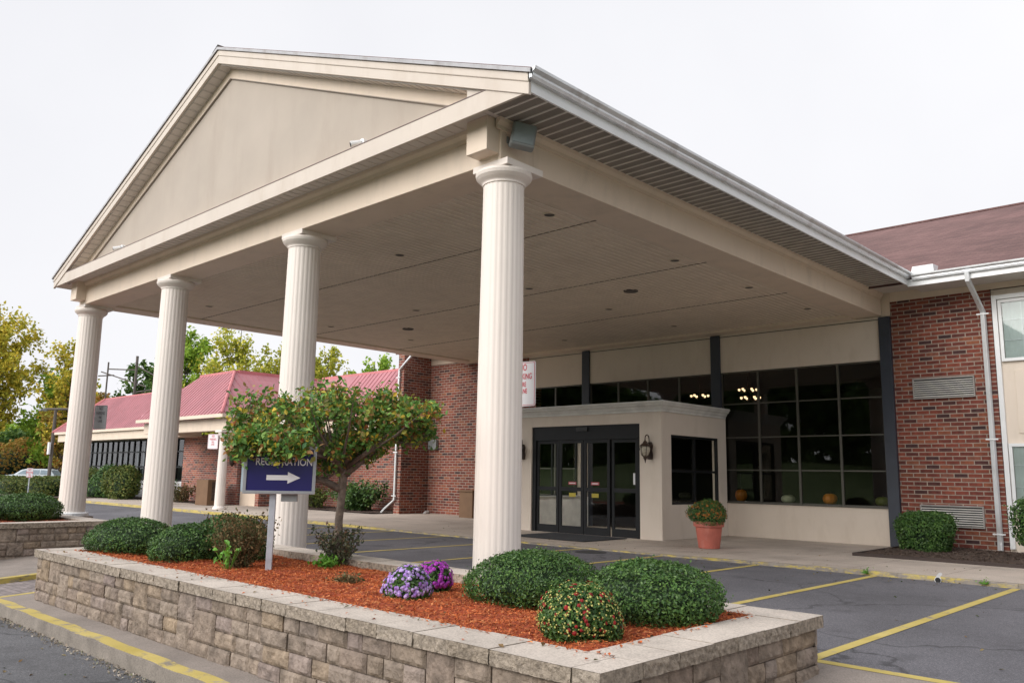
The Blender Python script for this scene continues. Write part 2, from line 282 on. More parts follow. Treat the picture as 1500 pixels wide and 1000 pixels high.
def text_mb(txt, size, z=0, w=1.):
    cu = bpy.data.curves.new('t', 'FONT'); cu.body = txt; cu.size = size; cu.align_x = 'CENTER'; cu.align_y = 'CENTER'; cu.offset = size*.014
    o = bpy.data.objects.new('t', cu); me = o.to_mesh(); mb = MB()
    mb.add([(v.co.x*w, -z, v.co.y) for v in me.vertices], [tuple(p.vertices) for p in me.polygons]); o.to_mesh_clear(); bpy.data.objects.remove(o); bpy.data.curves.remove(cu); return mb
# leaves: diamond quads
def leaves(P, N, size, wob=.6, asp=.55, fold=.15, mid=False):
    n = len(P); N = N + rng.normal(0, wob, (n, 3)); N /= np.linalg.norm(N, axis=1)[:, None]+1e-9
    T = np.cross(N, rng.normal(0, 1, (n, 3))); T /= np.linalg.norm(T, axis=1)[:, None]+1e-9; Bn = np.cross(N, T)
    s = (size*rng.uniform(.65, 1.35, n))[:, None]
    if mid:
        V = np.stack([P-T*s*.5, P-T*s*.08+Bn*s*asp*.5+N*s*fold, P+T*s*.28+Bn*s*asp*.34+N*s*fold*.6, P+T*s*.55-N*s*fold, P+T*s*.28-Bn*s*asp*.34+N*s*fold*.6, P-T*s*.08-Bn*s*asp*.5+N*s*fold, P+T*s*.1], 1).reshape(-1, 3)
        b = np.arange(n)[:, None]*7; F = np.concatenate([b+np.array([[0, 6, 2, 1]]), b+np.array([[6, 3, 2, 2]]), b+np.array([[0, 5, 4, 6]]), b+np.array([[6, 4, 3, 3]])]); return V, F
    V = np.stack([P-T*s*.5, P+Bn*s*asp*.5+N*s*fold, P+T*s*.5, P-Bn*s*asp*.5+N*s*fold], 1).reshape(-1, 3)
    F = np.arange(n*4).reshape(n, 4); return V, F
def sph(n):
    d = rng.normal(0, 1, (n, 3)); return d/np.linalg.norm(d, axis=1)[:, None]
def lump(D, k=5, amp=.12, seed=0):
    r = np.random.default_rng(seed); c = r.normal(0, 1, (k*3, 3)); c /= np.linalg.norm(c, axis=1)[:, None]
    return 1+amp*(np.exp(-(1-D@c.T)*6).sum(1)-k*3*.08)
# ------------------------------------------------------------------ ground
def gz(x, y):
    z = -.07*min(max(0, -y-.3), 3.5)
    if x < -5 and y < 0: z += .012*(x+5)*min(1, -y/2) if x > -20 else .012*-15*min(1, -y/2)
    return z
def sheet(xs, ys, zf, mbx=None):
    mb = mbx or MB(); nx, ny = len(xs), len(ys)
    return mb.add([(x, y, zf(x, y)) for y in ys for x in xs], [(j*nx+i, j*nx+i+1, (j+1)*nx+i+1, (j+1)*nx+i) for j in range(ny-1) for i in range(nx-1)])
fr = lambda a, b, n: [a+(b-a)*i/n for i in range(n+1)]
struct('ground', sheet(fr(-600, 600, 12), fr(-600, 600, 12), lambda x, y: -.62), m_grass)
struct('canopy_drive', MB().add([(-100, -.25, -.004), (60, -.25, -.004), (60, 7.32, -.004), (-100, 7.32, -.004)], [(0, 1, 2, 3)]), m_asph)
def sw(x, y):
    k = .065 if x > 1 else (.065-.045*min(1, (1-x)/4) if x > -9 else .02+.07*min(1, (-9-x)/8))
    if y > 7.4: k = k+(.03-k)*min(1, (y-7.4)/6.6) if x > -12 else k
    return k
ys_ = [7.43, 8.5, 10, 12, 14.2]
mb = MB()
for (y0, y1) in zip(ys_[:-1], ys_[1:]):
    for (x0, x1) in zip(fr(-60, 30, 60)[:-1], fr(-60, 30, 60)[1:]):
        mb.add([(x0, y0, sw(x0, y0)), (x1-.008, y0, sw(x1, y0)), (x1-.008, y1-.008, sw(x1, y1)), (x0, y1-.008, sw(x0, y1))], [(0, 1, 2, 3)])
struct('sidewalk', mb, m_conc)
struct('ground_under_sidewalk', MB().add([(-60, 7.3, -.03), (30, 7.3, -.03), (30, 30, -.03), (-60, 30, -.03)], [(0, 1, 2, 3)]), m_soil)
def kerb_run(name, x0, x1, m, step=.9):
    mb = MB(); x = x0
    while x < x1-.01:
        xb = min(x+step, x1); a, c = sw(x, 7.3)+.004, sw(xb, 7.3)+.004
        mb.hexa([(x, 7.29, -.1), (xb, 7.29, -.1), (xb, 7.43, -.1), (x, 7.43, -.1), (x, 7.30, a), (xb, 7.30, c), (xb, 7.43, c), (x, 7.43, a)]); x = xb
    return struct(name, mb, m, bevel=.012)
kerb_run('sidewalk_kerb', -12, 30, m_kerbW); kerb_run('yellow_kerb', -60, -12, m_kerbY)
for i, x in enumerate([4.18, 2.04, -.15, -2.3, -4.4, -6.65, -8.95, -11.24, -13.5, -15.7]):
    struct('parking_line', MB().add([(x-.06, .9 if i else -.1, .001), (x+.06, .9 if i else -.1, .001), (x+.06, 7.27, .001), (x-.06, 7.27, .001)], [(0, 1, 2, 3)]), m_line)
struct('island_edge_line', MB().add([(4.1, -.25, .003), (12, -.25, .003), (12, -.12, .003), (4.1, -.12, .003)], [(0, 1, 2, 3)]), m_line)
# island the planters stand on
xs = fr(-60, -5, 22)+fr(-4, 14, 9); ysf = [-3.86, -3.4, -3, -2.4, -1.8, -1.2, -.8, -.5, -.3, -.246]
mb = sheet([x for x in xs if x >= -6.25 or True], ysf, lambda x, y: gz(x, y)-(.09 if -8.4 < x < -6.2 else 0))
mb = MB()
def isl(x0, x1, dz=0, n=8, y0=-3.86): sheet(fr(x0, x1, n), [y for y in ysf if y >= y0], lambda x, y: gz(x, y)+dz, mb)
isl(-6.2, 14, 0, 20); isl(-40, -8.5, 0, 20)
struct('island_concrete', mb, m_conc2)
mb = MB(); mb.hexa([(-8.5, -4.06, -.75), (-6.2, -4.06, -.75), (-6.2, -3.87, -.75), (-8.5, -3.87, -.75), (-8.5, -4.06, gz(-8.5, -4)-.10), (-6.2, -4.06, gz(-6.2, -4)-.10), (-6.2, -3.87, gz(-6.2, -3.87)-.088), (-8.5, -3.87, gz(-8.5, -3.87)-.088)]); sheet(fr(-8.35, -6.2, 4), ysf+[.4], lambda x, y: gz(x, min(y, 0))-.085, mb); struct('brick_walkway', mb, m_pave)
def strip(name, pts, w0, top, bot, m, bev=.01):      # kerb along a polyline of (x,y); w0 = inward offset vector
    mb = MB()
    for (a, b_) in zip(pts[:-1], pts[1:]):
        za, zb = gz(*a)+top, gz(*b_)+top; ax, ay = a; bx, by = b_; wx, wy = w0
        mb.hexa([(ax, ay, za-bot), (bx, by, zb-bot), (bx+wx, by+wy, zb-bot), (ax+wx, ay+wy, za-bot), (ax, ay, za), (bx, by, zb), (bx+wx, by+wy, zb), (ax+wx, ay+wy, za)])
    return struct(name, mb, m, bevel=bev)
for xa_, xb_ in ((-6.2, 14), (-40, -8.5)):
    strip('front_kerb', [(x, -4.05+.008*math.sin(x*7)) for x in fr(xa_, xb_, 60)], (0, .19), .003, .3, m_kerbG, 0)
    strip('kerb_yellow_paint', [(x, -4.02+.012*math.sin(x*5.3)+.008*math.sin(x*17)) for x in fr(xa_, xb_, 80)], (0, .155), .007, .02, m_kerbP, 0)
strip('walkway_kerb', [(-8.35, y) for y in fr(-4.03, .3, 8)], (-.15, 0), .004, .3, m_kerbY)
strip('walkway_edge_line', [(-6.26, y) for y in fr(-3.86, -.3, 6)], (.10, 0), .006, .1, m_line)
# crumbled kerb foot with debris along the front road
mb = MB()
for i in range(2600):
    x = rng.uniform(-9, 5); y = -4.04-abs(rng.normal(0, .08)); s = rng.uniform(.005, .022); z = gz(x, -4)-.15; P = [Vector((rng.uniform(-1, 1), rng.uniform(-1, 1), rng.uniform(-1, 1)))*s+Vector((x, y, z+s*.3)) for _ in range(4)]
    mb.add(P, [(0, 1, 2), (0, 2, 3), (0, 3, 1), (1, 3, 2)])
obj('kerb_debris', mb, island('debris', [(.20, .17, .13), (.34, .29, .24), (.26, .21, .16), (.45, .40, .35), (.16, .17, .07)], .95), kind='stuff', label='loose grit and crumbled concrete along the foot of the yellow front kerb', cat='debris')
struct('front_road', sheet(fr(-60, 20, 40), fr(-20, -4.03, 10), lambda x, y: gz(x, -4)-.15), m_asph2)
hill = sheet(fr(-90, 90, 30), [-200, -120, -80, -60, -45, -34, -26, -20.0], lambda x, y: -.4 + (0 if y > -21 else min(3.6, (-y-20)*.09)) + (.5*math.sin(x*.11)+.3*math.sin(x*.31)) * (0 if y > -21 else 1)); struct('grass_bank', hill, m_grass)
# ------------------------------------------------------------------ stone planters
def blocks(mb, O, u, n, L, z0, z1, course=.150, wmin=.16, wmax=.46, rough=.011, seed=1):
    r = random.Random(seed); O = Vector(O); u = Vector(u); n = Vector(n); Z = Vector((0, 0, 1)); rows = max(1, round((z1-z0)/course)); ch = (z1-z0)/rows; skip = []
    for k in range(rows):
        x = 0.
        nxt = []
        while x < L-.02:
            w = min(r.uniform(wmin, wmax), L-x)
            if L-x-w < .1: w = L-x
            if any(a < x+w-.01 and b_ > x+.01 for a, b_ in skip):
                b2_ = [b_ for a, b_ in skip if a <= x+.01 < b_-.005]
                if b2_: x = b2_[0]; continue
                w = min(a for a, b_ in skip if a > x+.005)-x
            h = ch
            if k < rows-1 and r.random() < .20: h = 2*ch; nxt.append((x, x+w))
            out_ = r.uniform(-.008, .014); gx, gzn = max(2, int(w/.028)), max(2, int(h/.028)); V = []
            for j in range(gzn+1):
                for i in range(gx+1):
                    e = min(i, gx-i, j, gzn-j); d = out_+(-.014 if e == 0 else r.uniform(-.1, 1)*rough)
                    px = x+.003+(w-.006)*i/gx; pz = z1-k*ch-.003-(h-.006)*j/gzn
                    V.append(O+u*px+n*d+Z*(pz))
            m = gx+1; F = [(j*m+i, (j+1)*m+i, (j+1)*m+i+1, j*m+i+1) for j in range(gzn) for i in range(gx)]; nb = len(V)
            ring = [i for i in range(m)]+[j*m+gx for j in range(1, gzn+1)]+[gzn*m+i for i in range(gx-1, -1, -1)]+[j*m for j in range(gzn-1, 0, -1)]
            for q in ring: V.append(V[q]-n*.05)
            F += [(ring[i], ring[(i+1) % len(ring)], nb+(i+1) % len(ring), nb+i) for i in range(len(ring))]
            mb.add(V, F); x += w
        skip = nxt
def caps(mbf, mbt, O, u, n, L, z1, th, depth, seed):
    r = random.Random(seed); O = Vector(O); u = Vector(u); n = Vector(n); x = 0; Z = Vector((0, 0, 1))
    while x < L-.02:
        w = min(r.uniform(.30, .47), L-x)
        if L-x-w < .15: w = L-x
        dz = r.uniform(-.003, .003); o = r.uniform(-.006, .006); gx, g2 = max(3, int(w/.022)), 4; V = []; top = []
        for j in range(g2+1):
            for i in range(gx+1):
                d = o+(0 if j == 0 else r.uniform(-.007, .006)); V.append(O+u*(x+.002+(w-.004)*i/gx)+n*d+Z*(z1+dz-.002-th*j/g2)-Z*0)
        m = gx+1; mbf.add(V, [(j*m+i, (j+1)*m+i, (j+1)*m+i+1, j*m+i+1) for j in range(g2) for i in range(gx)])
        a = [V[i]+Z*.002 for i in range(m)]; bk = [V[i]-n*(depth+o)+Z*.002 for i in range(m)]
        # top sheet with faces, ends and back
        mbt.add(a+bk, [(i, i+1, m+i+1, m+i) for i in range(gx)])
        c = lambda s_, e_, t: O+u*(x+s_)-n*e_+Z*(z1+dz-t)
        mbf.add([c(.002, 0, 0), c(.002, depth, 0), c(.002, depth, th), c(.002, 0, th)], [(0, 1, 2, 3)])
        mbf.add([c(w-.002, 0, 0), c(w-.002, depth, 0), c(w-.002, depth, th), c(w-.002, 0, th)], [(3, 2, 1, 0)])
        mbf.add([c(.002, depth, 0), c(w-.002, depth, 0), c(w-.002, depth, th), c(.002, depth, th)], [(0, 1, 2, 3)])
        mbf.add([c(.002, 0, th), c(w-.002, 0, th), c(w-.002, depth, th), c(.002, depth, th)], [(0, 1, 2, 3)])
        x += w
def planter(name, label, X0, X1, Y0, Y1, Zt, mul, zb, seed):
    t = thing(name, label, 'planter', ((X0+X1)/2, (Y0+Y1)/2, zb)); th = .10; o = .04; D = .44
    mb = MB(); zt = Zt-th
    blocks(mb, (X0+o, Y0+o, 0), (1, 0, 0), (0, -1, 0), X1-X0-2*o, zb, zt, seed=seed); blocks(mb, (X1-o, Y0+o, 0), (0, 1, 0), (1, 0, 0), Y1-Y0-2*o, zb, zt, seed=seed+1)
    blocks(mb, (X1-o, Y1-o, 0), (-1, 0, 0), (0, 1, 0), X1-X0-2*o, zb, zt, seed=seed+2); blocks(mb, (X0+o, Y1-o, 0), (0, -1, 0), (-1, 0, 0), Y1-Y0-2*o, zb, zt, seed=seed+3)
    i = o+.03; D2 = D-.03
    for b in ((X0+i, Y0+i, X1-i, Y0+D2), (X0+i, Y1-D2, X1-i, Y1-i), (X0+i, Y0+D2+.001, X0+D2, Y1-D2-.001), (X1-D2, Y0+D2+.001, X1-i, Y1-D2-.001)): mb.box(b[0], b[1], zb, b[2], b[3], zt-.002)
    obj('stone_wall', mb, m_stone, t)
    f, tp = MB(), MB()
    caps(f, tp, (X0, Y0, 0), (1, 0, 0), (0, -1, 0), X1-X0, Zt, th, D, seed+4); caps(f, tp, (X1, Y0+D+.004, 0), (0, 1, 0), (1, 0, 0), Y1-Y0-2*D-.008, Zt, th, D, seed+5)
    caps(f, tp, (X1, Y1, 0), (-1, 0, 0), (0, 1, 0), X1-X0, Zt, th, D, seed+6); caps(f, tp, (X0, Y1-D-.004, 0), (0, -1, 0), (-1, 0, 0), Y1-Y0-2*D-.008, Zt, th, D, seed+7)
    obj('cap_edge', f, m_stonecap, t); obj('cap_top', tp, m_capt, t)
    return t
planter('stone_planter', 'long tan stone planter with red mulch, flowers and a small tree, nearest the camera', -5.56, 4.46, -3.64, -.50, .45, .4, -.55, 21)
planter('stone_planter', 'second stone planter farther left beyond the brick walkway, topped with clipped dark bushes', -24, -11.35, -4.4, -.35, .48, .4, -.6, 51)
def mulch(name, label, X0, X1, Y0, Y1, z, n, m1, m2, s=.05, edge=.03):
    mb = MB(); nx, ny = int((X1-X0)/.12)+1, int((Y1-Y0)/.12)+1
    zf = lambda x, y: z(x, y)+.02*math.sin(x*3.1+y*2)*math.sin(y*4.3-x)+.012*math.sin(x*11)*math.sin(y*9)
    sheet(fr(X0, X1, nx), fr(Y0, Y1, ny), zf, mb)
    b = obj(name, mb, m1, kind='stuff', label=label, cat='mulch')
    P = np.stack([rng.uniform(X0, X1, n), rng.uniform(Y0, Y1, n), np.zeros(n)], 1); P[:, 2] = [zf(a, c) for a, c in P[:, :2]]; P[:, 2] += rng.uniform(.0, .018, n)
    V, F = leaves(P, np.tile([0, 0, 1.], (n, 1)), s, .38, .22, .02); b2 = MB().arr(V, F); o2 = bpy.data.meshes.new(name); 
    # chips joined into the same object
    me = b.data; allv = mb.v+b2.v; nv = len(mb.v); fs = mb.f+[tuple(i+nv for i in f) for f in b2.f]
    me2 = bpy.data.meshes.new(name); me2.from_pydata(allv, [], fs); me2.materials.append(m1); me2.materials.append(m2)
    me2.polygons.foreach_set('material_index', [0]*len(mb.f)+[1]*len(b2.f)); b.data = me2; bpy.data.meshes.remove(me); bpy.data.meshes.remove(o2)
    return b
mulch('red_mulch', 'bright orange red bark mulch filling the nearest stone planter', -5.1, 4.04, -3.22, -.92, lambda x, y: .425-.075*min(1, max(0, (y+2.3)/1.4))*min(1, max(0, (3.6-x)/.8)), 60000, m_mulchg, m_mulch, .038)
mulch('red_mulch', 'dark red mulch under the clipped bushes of the left planter', -23.5, -11.8, -3.9, -.8, lambda x, y: .43, 4000, m_mulchg, m_mulch, .06)
# ------------------------------------------------------------------ shrubs
def bush(name, label, c, rx, ry, h, n, size, m=m_box, core=m_boxcore, seed=0, flat=.0, wob=.55, amp=.07, group=None, cat='bush', fuzz=.03, box_=0, tap=0):
    cx, cy, z0 = c; D = sph(n); D[:, 2] = np.where(D[:, 2] < -.72, -D[:, 2], D[:, 2]); R = lump(D, 6, amp, seed)*(1+rng.normal(0, fuzz, n))-np.abs(rng.normal(0, .05, n))
    hz = h/1.68
    def q(D, R):
        A = D.copy()
        if box_: A = np.sign(A)*np.abs(A)**(1-box_); 
        Q_ = A*R[:, None]*np.array([rx, ry, hz]); Q_[:, :2] *= (1+tap*np.clip(Q_[:, 2:3]/hz, -1, 1)); return Q_+np.array([cx, cy, z0+hz*.68])
    ns_ = int(n*.035); R[:ns_] *= rng.uniform(1.02, 1.12, ns_)
    P = q(D, R); N = D/np.array([rx, ry, hz]); N /= np.linalg.norm(N, axis=1)[:, None]
    k = P[:, 2] > z0-.01; V, F = leaves(P[k], N[k], size, wob)
    t = thing(name, label, cat, (cx, cy, z0), 0, group); f = MB().arr(V, F); obj('foliage', f, m, t)
    # added dark core shell, blocks the view through the leaves
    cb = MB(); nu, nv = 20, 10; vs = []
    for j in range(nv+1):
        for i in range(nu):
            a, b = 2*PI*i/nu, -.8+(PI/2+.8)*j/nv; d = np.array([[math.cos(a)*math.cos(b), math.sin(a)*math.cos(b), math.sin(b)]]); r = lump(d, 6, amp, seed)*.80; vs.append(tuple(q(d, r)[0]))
    cb.add(vs, [(j*nu+i, j*nu+(i+1) % nu, (j+1)*nu+(i+1) % nu, (j+1)*nu+i) for j in range(nv) for i in range(nu)]); obj('foliage_core', cb, core, t)
    return t
bush('boxwood_bush', 'clipped green boxwood mound beside the magenta flowers, nearest the front right column', (2.12, -1.64, .36), .62, .62, .53, 13000, .030, seed=1, amp=.05, group='clipped boxwoods in the near planter')
bush('boxwood_bush', 'clipped green boxwood mound at the right end of the near planter, behind the red flowers', (3.45, -1.6, .36), .62, .58, .51, 13000, .030, seed=2, amp=.05, group='clipped boxwoods in the near planter')
bush('boxwood_bush', 'low wide dark boxwood at the left end of the near planter', (-4.82, -2.6, .38), .72, .60, .50, 9000, .034, seed=3, amp=.06, group='clipped boxwoods in the near planter')
bush('boxwood_bush', 'dark boxwood directly left of the dry brown shrub', (-3.25, -2.5, .38), .50, .50, .50, 7000, .034, seed=4, amp=.06, group='clipped boxwoods in the near planter')
bush('boxwood_bush', 'rounded boxwood rising behind the dry brown shrub', (-3.12, -1.95, .38), .62, .52, .62, 9000, .034, seed=5, amp=.06, group='clipped boxwoods in the near planter')
bush('boxwood_bush', 'long dark clipped bush in the left planter, nearest the fluted column', (-13.5, -1.45, .42), .95, .70, .58, 8000, .045, seed=6, amp=.04, group='clipped bushes in the left planter')
bush('boxwood_bush', 'clipped bush at the left edge of the left planter, cut off by the photo edge', (-13.1, -2.75, .42), .75, .6, .55, 5000, .045, seed=7, amp=.04, group='clipped bushes in the left planter')
bush('boxwood_bush', 'clipped bush farther back in the left planter, behind the other two', (-17.6, -1.3, .42), 1.1, .7, .62, 4000, .05, seed=8, amp=.04, group='clipped bushes in the left planter')
# dry shrub
def stems(mb, c, n, h, spread, r0, seed, seg=4, bend=.25):
    r = random.Random(seed); tips = []
    for i in range(n):
        a = r.uniform(0, 2*PI); s = r.uniform(.2, 1)*spread; hh = h*r.uniform(.6, 1.05); p = Vector(c)+Vector((r.uniform(-.05, .05), r.uniform(-.05, .05), 0)); pts = [p.copy()]
        for k in range(1, seg+1):
            f = k/seg; pts.append(Vector(c)+Vector((math.cos(a)*s*f**.8+r.uniform(-1, 1)*bend*.15, math.sin(a)*s*f**.8+r.uniform(-1, 1)*bend*.15, hh*f)))
        mb.tube(pts, [r0*(1-.7*k/seg) for k in range(seg+1)], 4, False); tips += pts[1:]
    return tips
def shrub(name, label, c, h, spread, nst, nl, size, m, ms, seed, extra=None, cat='shrub', group=None, sig=.05):
    t = thing(name, label, cat, c, 0, group); mb = MB(); tips = stems(mb, c, nst, h, spread, .008, seed); obj('stems', mb, ms, t)
    T = np.array([tuple(p) for p in tips]); P = T[rng.integers(0, len(T), nl)]+rng.normal(0, sig, (nl, 3)); P = P[P[:, 2] > c[2]]
    V, F = leaves(P, sph(len(P)), size, 1.); obj('foliage', MB().arr(V, F), m, t)
    if extra: extra(t)
    return t
def dry_extra(t):
    c = t.location; P = np.array([c.x+.22, c.y-.28, c.z+.16])+rng.normal(0, .09, (26, 3)); V, F = leaves(P, np.tile([.3, -.7, .5], (26, 1)), .08, .5, mid=True); g = MB().arr(V, F); [g.tube([(c.x+.2, c.y-.26, c.z), tuple(p)], .003, 4) for p in P]; obj('new_growth', g, m_fresh, t, label='bright green new leaves low on the dry shrub')
shrub('dry_shrub', 'half dead brown twiggy shrub in front of the rounded boxwood', (-2.05, -2.4, .38), .62, .37, 90, 4200, .04, m_dry, m_dry, 3, dry_extra, sig=.04)
shrub('small_shrub', 'thin dark leafed shrub around the foot of the little tree', (-2.0, -.98, .34), .50, .42, 40, 1300, .05, island('dull_leaf', [(.05, .08, .04), (.10, .10, .06), (.07, .09, .04), (.16, .09, .06)], .7), m_barkd, 5, sig=.035)
shrub('small_shrub', 'tuft of bright green sprouts at the base of the tree trunk', (-1.95, -1.22, .34), .12, .22, 16, 240, .06, m_fresh, m_fresh, 6, sig=.04)
shrub('dead_plant', 'flat withered grey tuft alone in the middle of the red mulch', (.05, -2.3, .41), .10, .20, 40, 300, .04, m_dry, m_dry, 7, sig=.02)
# chrysanthemums
def mum(name, label, c, rx, h, nl, nf, mfl, fs, seed, buds=None, group=None, cat='flowers'):
    t = bush(name, label, c, rx, rx, h, nl, .035, m_box, m_boxcore, seed, amp=.09, group=group, cat=cat, fuzz=.05)
    hz = h/1.68; lum = lambda D: lump(D, 6, .09, seed)[:, None]
    def ring(n, m, sz, nm, petals, lift=1.03):
        D = sph(n); D[:, 2] = np.abs(D[:, 2]+.2)-.25; D /= np.linalg.norm(D, axis=1)[:, None]; keep = (np.sin(D[:, 0]*7+seed)*np.sin(D[:, 1]*6+seed*2)*np.sin(D[:, 2]*5)) > -.42; D = D[keep]; P = D*np.array([rx, rx, hz])*(lum(D)*(lift+rng.normal(0, .045, (len(D), 1))))+np.array([c[0], c[1], c[2]+hz*.68])
        vs, fs_ = [], []
        for p, d in zip(P, D):
            d = Vector(d); a = d.orthogonal().normalized(); b = d.cross(a); s = sz*random.uniform(.7, 1.25); k0 = len(vs); vs.append(Vector(p)+d*s*.25)
            for k in range(petals*2):
                th = PI*k/petals; rr = s*(.5 if k % 2 == 0 else .33); vs.append(Vector(p)+(a*math.cos(th)+b*math.sin(th))*rr+d*s*(.05 if k % 2 else 0))
            fs_ += [(k0, k0+1+k, k0+1+(k+1) % (petals*2)) for k in range(petals*2)]
        obj(nm, MB().add(vs, fs_), m, t)
    ring(nf, mfl, fs, 'blossoms', 8)
    if buds: ring(buds, m_flowY, .016, 'buds', 4, 1.05)
    return t
mum('chrysanthemum', 'lavender flowering chrysanthemum in the red mulch, in front of the magenta one', (1.24, -2.46, .38), .205, .34, 2400, 430, m_flowL, .043, 11, group='chrysanthemums in the near planter')
mum('chrysanthemum', 'magenta flowering chrysanthemum behind the lavender one', (.93, -1.88, .38), .20, .33, 1800, 460, m_flowM, .045, 12, group='chrysanthemums in the near planter')
mum('chrysanthemum', 'round bush of small dark red flowers and yellow buds at the planter front corner', (3.51, -2.69, .37), .305, .42, 7000, 190, m_flowR, .036, 13, buds=950, group='chrysanthemums in the near planter')
# ------------------------------------------------------------------ little crabapple tree
def little_tree():
    c = Vector((-2.05, -1.0, .34)); t = thing('crabapple_tree', 'small flat topped tree with green and rusty leaves growing in the near planter', 'tree', c)
    right = Vector((.72, .69, 0)); away = Vector((-.69, .72, 0)); r = random.Random(4); mb = MB(); tips = []
    def Q(a, b, z): return c+right*a+away*b+Vector((0, 0, z))
    mb.tube([Q(.02, 0, -.05), Q(.035, 0, .25), Q(.02, 0, .6), Q(.045, 0, .95), Q(.05, 0, 1.25), Q(.06, 0, 1.36)], [.08, .062, .055, .052, .06, .05], 12)
    def limb(pts, r0, r1):
        P = [Q(*p) for p in pts]; mb.tube(P, [r0+(r1-r0)*i/(len(P)-1) for i in range(len(P))], 8); tips.extend(P[2:])
        for i in range(1, len(P)):
            for _ in range(5):
                d = Vector((r.uniform(-1, 1), r.uniform(-1, 1), r.uniform(.1, 1.1))).normalized()*r.uniform(.16, .36); e = P[i]+d; m_ = (P[i]+e)/2+Vector((0, 0, r.uniform(-.04, .05)))
                mb.tube([P[i], m_, e], [.014, .009, .004], 5, False); tips.extend([m_, e])
    limb([(.03, 0, 1.02), (-.2, -.05, 1.14), (-.5, -.1, 1.2), (-.8, -.1, 1.32), (-1.1, -.05, 1.45), (-1.3, 0, 1.62)], .055, .015)
    limb([(.06, 0, 1.22), (.3, .0, 1.42), (.45, 0, 1.55), (.62, .05, 1.72), (.95, .1, 1.66), (1.2, .1, 1.8)], .055, .015)
    limb([(.06, 0, 1.3), (.0, .1, 1.5), (-.05, .15, 1.75), (-.1, .2, 2.0), (-.12, .2, 2.2)], .05, .015)
    limb([(.06, 0, 1.3), (.15, -.1, 1.55), (.3, -.1, 1.8), (.4, -.15, 2.05), (.5, -.1, 2.15)], .045, .014)
    limb([(.04, 0, 1.2), (-.25, .1, 1.42), (-.5, .2, 1.7), (-.7, .25, 1.95), (-.9, .2, 2.05)], .045, .014)
    limb([(.05, 0, 1.25), (-.05, -.3, 1.5), (-.3, -.5, 1.75), (-.5, -.6, 1.95)], .04, .014)
    limb([(.05, 0, 1.25), (.3, .35, 1.5), (.6, .5, 1.8), (.8, .6, 1.95)], .04, .014)
    limb([(.05, 0, 1.3), (.5, -.3, 1.6), (.85, -.3, 1.9), (1.15, -.25, 1.98)], .035, .012)
    limb([(-.5, -.1, 1.2), (-.75, -.3, 1.55), (-1.05, -.3, 1.85), (-1.2, -.2, 1.95)], .03, .012)
    # crown: slab like, clumped around shoots
    cl = []
    for i in range(250):
        a = r.uniform(-1.40, 1.26); lo = 1.74-.36*max(0, min(1, (-a-.1)/.6))*(1 if a > -1.2 else .45) + (.12 if a > .5 else 0); hi = 2.30-.05*a*a-.16*max(0, -a-.7)-.07*math.sin(a*7)
        if abs(a) > 1.2: lo += .15
        b = r.uniform(-1.45, 1.1)*math.sqrt(max(.1, 1-(a/1.48)**2)); z = r.uniform(lo, hi)
        if -.3 < a < .55 and z < 1.86: continue
        if b < -.3 and a > -.2 and z < 1.95: continue
        if math.sin(a*5.1+1)*math.sin(b*4.7)*math.sin(z*9) < -.2: continue
        cl.append(Q(a, b, z))
        if i % 4 == 0: k_ = Q(a*.25, b*.25, 1.45+.2*abs(a)*0); mb.tube([k_, k_.lerp(Q(a, b, z), .55)+Vector((0, 0, -.04)), Q(a, b, z)], [.02, .012, .004], 5, False)
    for i in range(70): cl.append(Q(r.uniform(-1.0, -.12), r.uniform(-1.62, -1.27), r.uniform(1.43, 1.72)))
    for a_ in (-.9, -.6, -.3): mb.tube([Q(a_*.4, -.3, 1.5), Q(a_*.8, -.9, 1.66), Q(a_, -1.42, 1.56)], [.022, .014, .006], 5, False)
    obj('trunk', mb, m_bark, t, smooth=True)
    cl += tips; T = np.array([tuple(p) for p in cl]); n = 12500; P = T[rng.integers(0, len(T), n)]+rng.normal(0, .06, (n, 3)); P = P[(P[:, 2] > c.z+1.22)]
    V, F = leaves(P, np.tile([0, -.1, .6], (len(P), 1)), .072, .9, .62, .10, True); obj('crown', MB().arr(V, F), m_crab, t)
little_tree()
# ------------------------------------------------------------------ registration sign
t = thing('directional_sign', 'blue registration sign with white arrow on a metal post in the near planter', 'sign', (-1.55, -2.3, .36), math.radians(43.6+9))
obj('post', B(-.036, -.036, -.05, .036, .036, .98), m_postp, t, local=True, bevel=.004)
bx0, bx1, bz0, bz1 = -.34, .49, .975, 1.53
sg = obj('sign_box', B(bx0, -.09, bz0, bx1, .09, bz1), m_alum, t, local=True, bevel=.008)
mb = MB(); w = .028
for q in ((bx0-.012, -.105, bz0-.01, bx1+.012, -.088, bz0+w), (bx0-.012, -.105, bz1-w, bx1+.012, -.088, bz1+.01), (bx0-.012, -.105, bz0+w, bx0+w, -.088, bz1-w), (bx1-w, -.105, bz0+w, bx1+.012, -.088, bz1-w)): mb.box(*q)
obj('frame', mb, m_alum, t, local=True, bevel=.004)
obj('face_panel', B(bx0+w, -.094, bz0+w, bx1-w, -.0895, bz1-w), m_blue, t, local=True)
cx = (bx0+bx1)/2
lt = text_mb('REGISTRATION', .12, .0965, .82); lt.v = [(x+cx+.045, y, z+1.345) for x, y, z in lt.v]; obj('lettering', lt, m_signw, t, local=True)
ar = MB().prism([(cx-.20, -.0955, 1.105), (cx-.20, -.0955, 1.045), (cx+.05, -.0955, 1.045), (cx+.05, -.0955, 1.005), (cx+.20, -.0955, 1.075), (cx+.05, -.0955, 1.145), (cx+.05, -.0955, 1.105)], (0, -.003, 0)); ar.v = [(x+.045, y, z+.085) for x, y, z in ar.v]; obj('arrow', ar, m_signw, t, local=True)
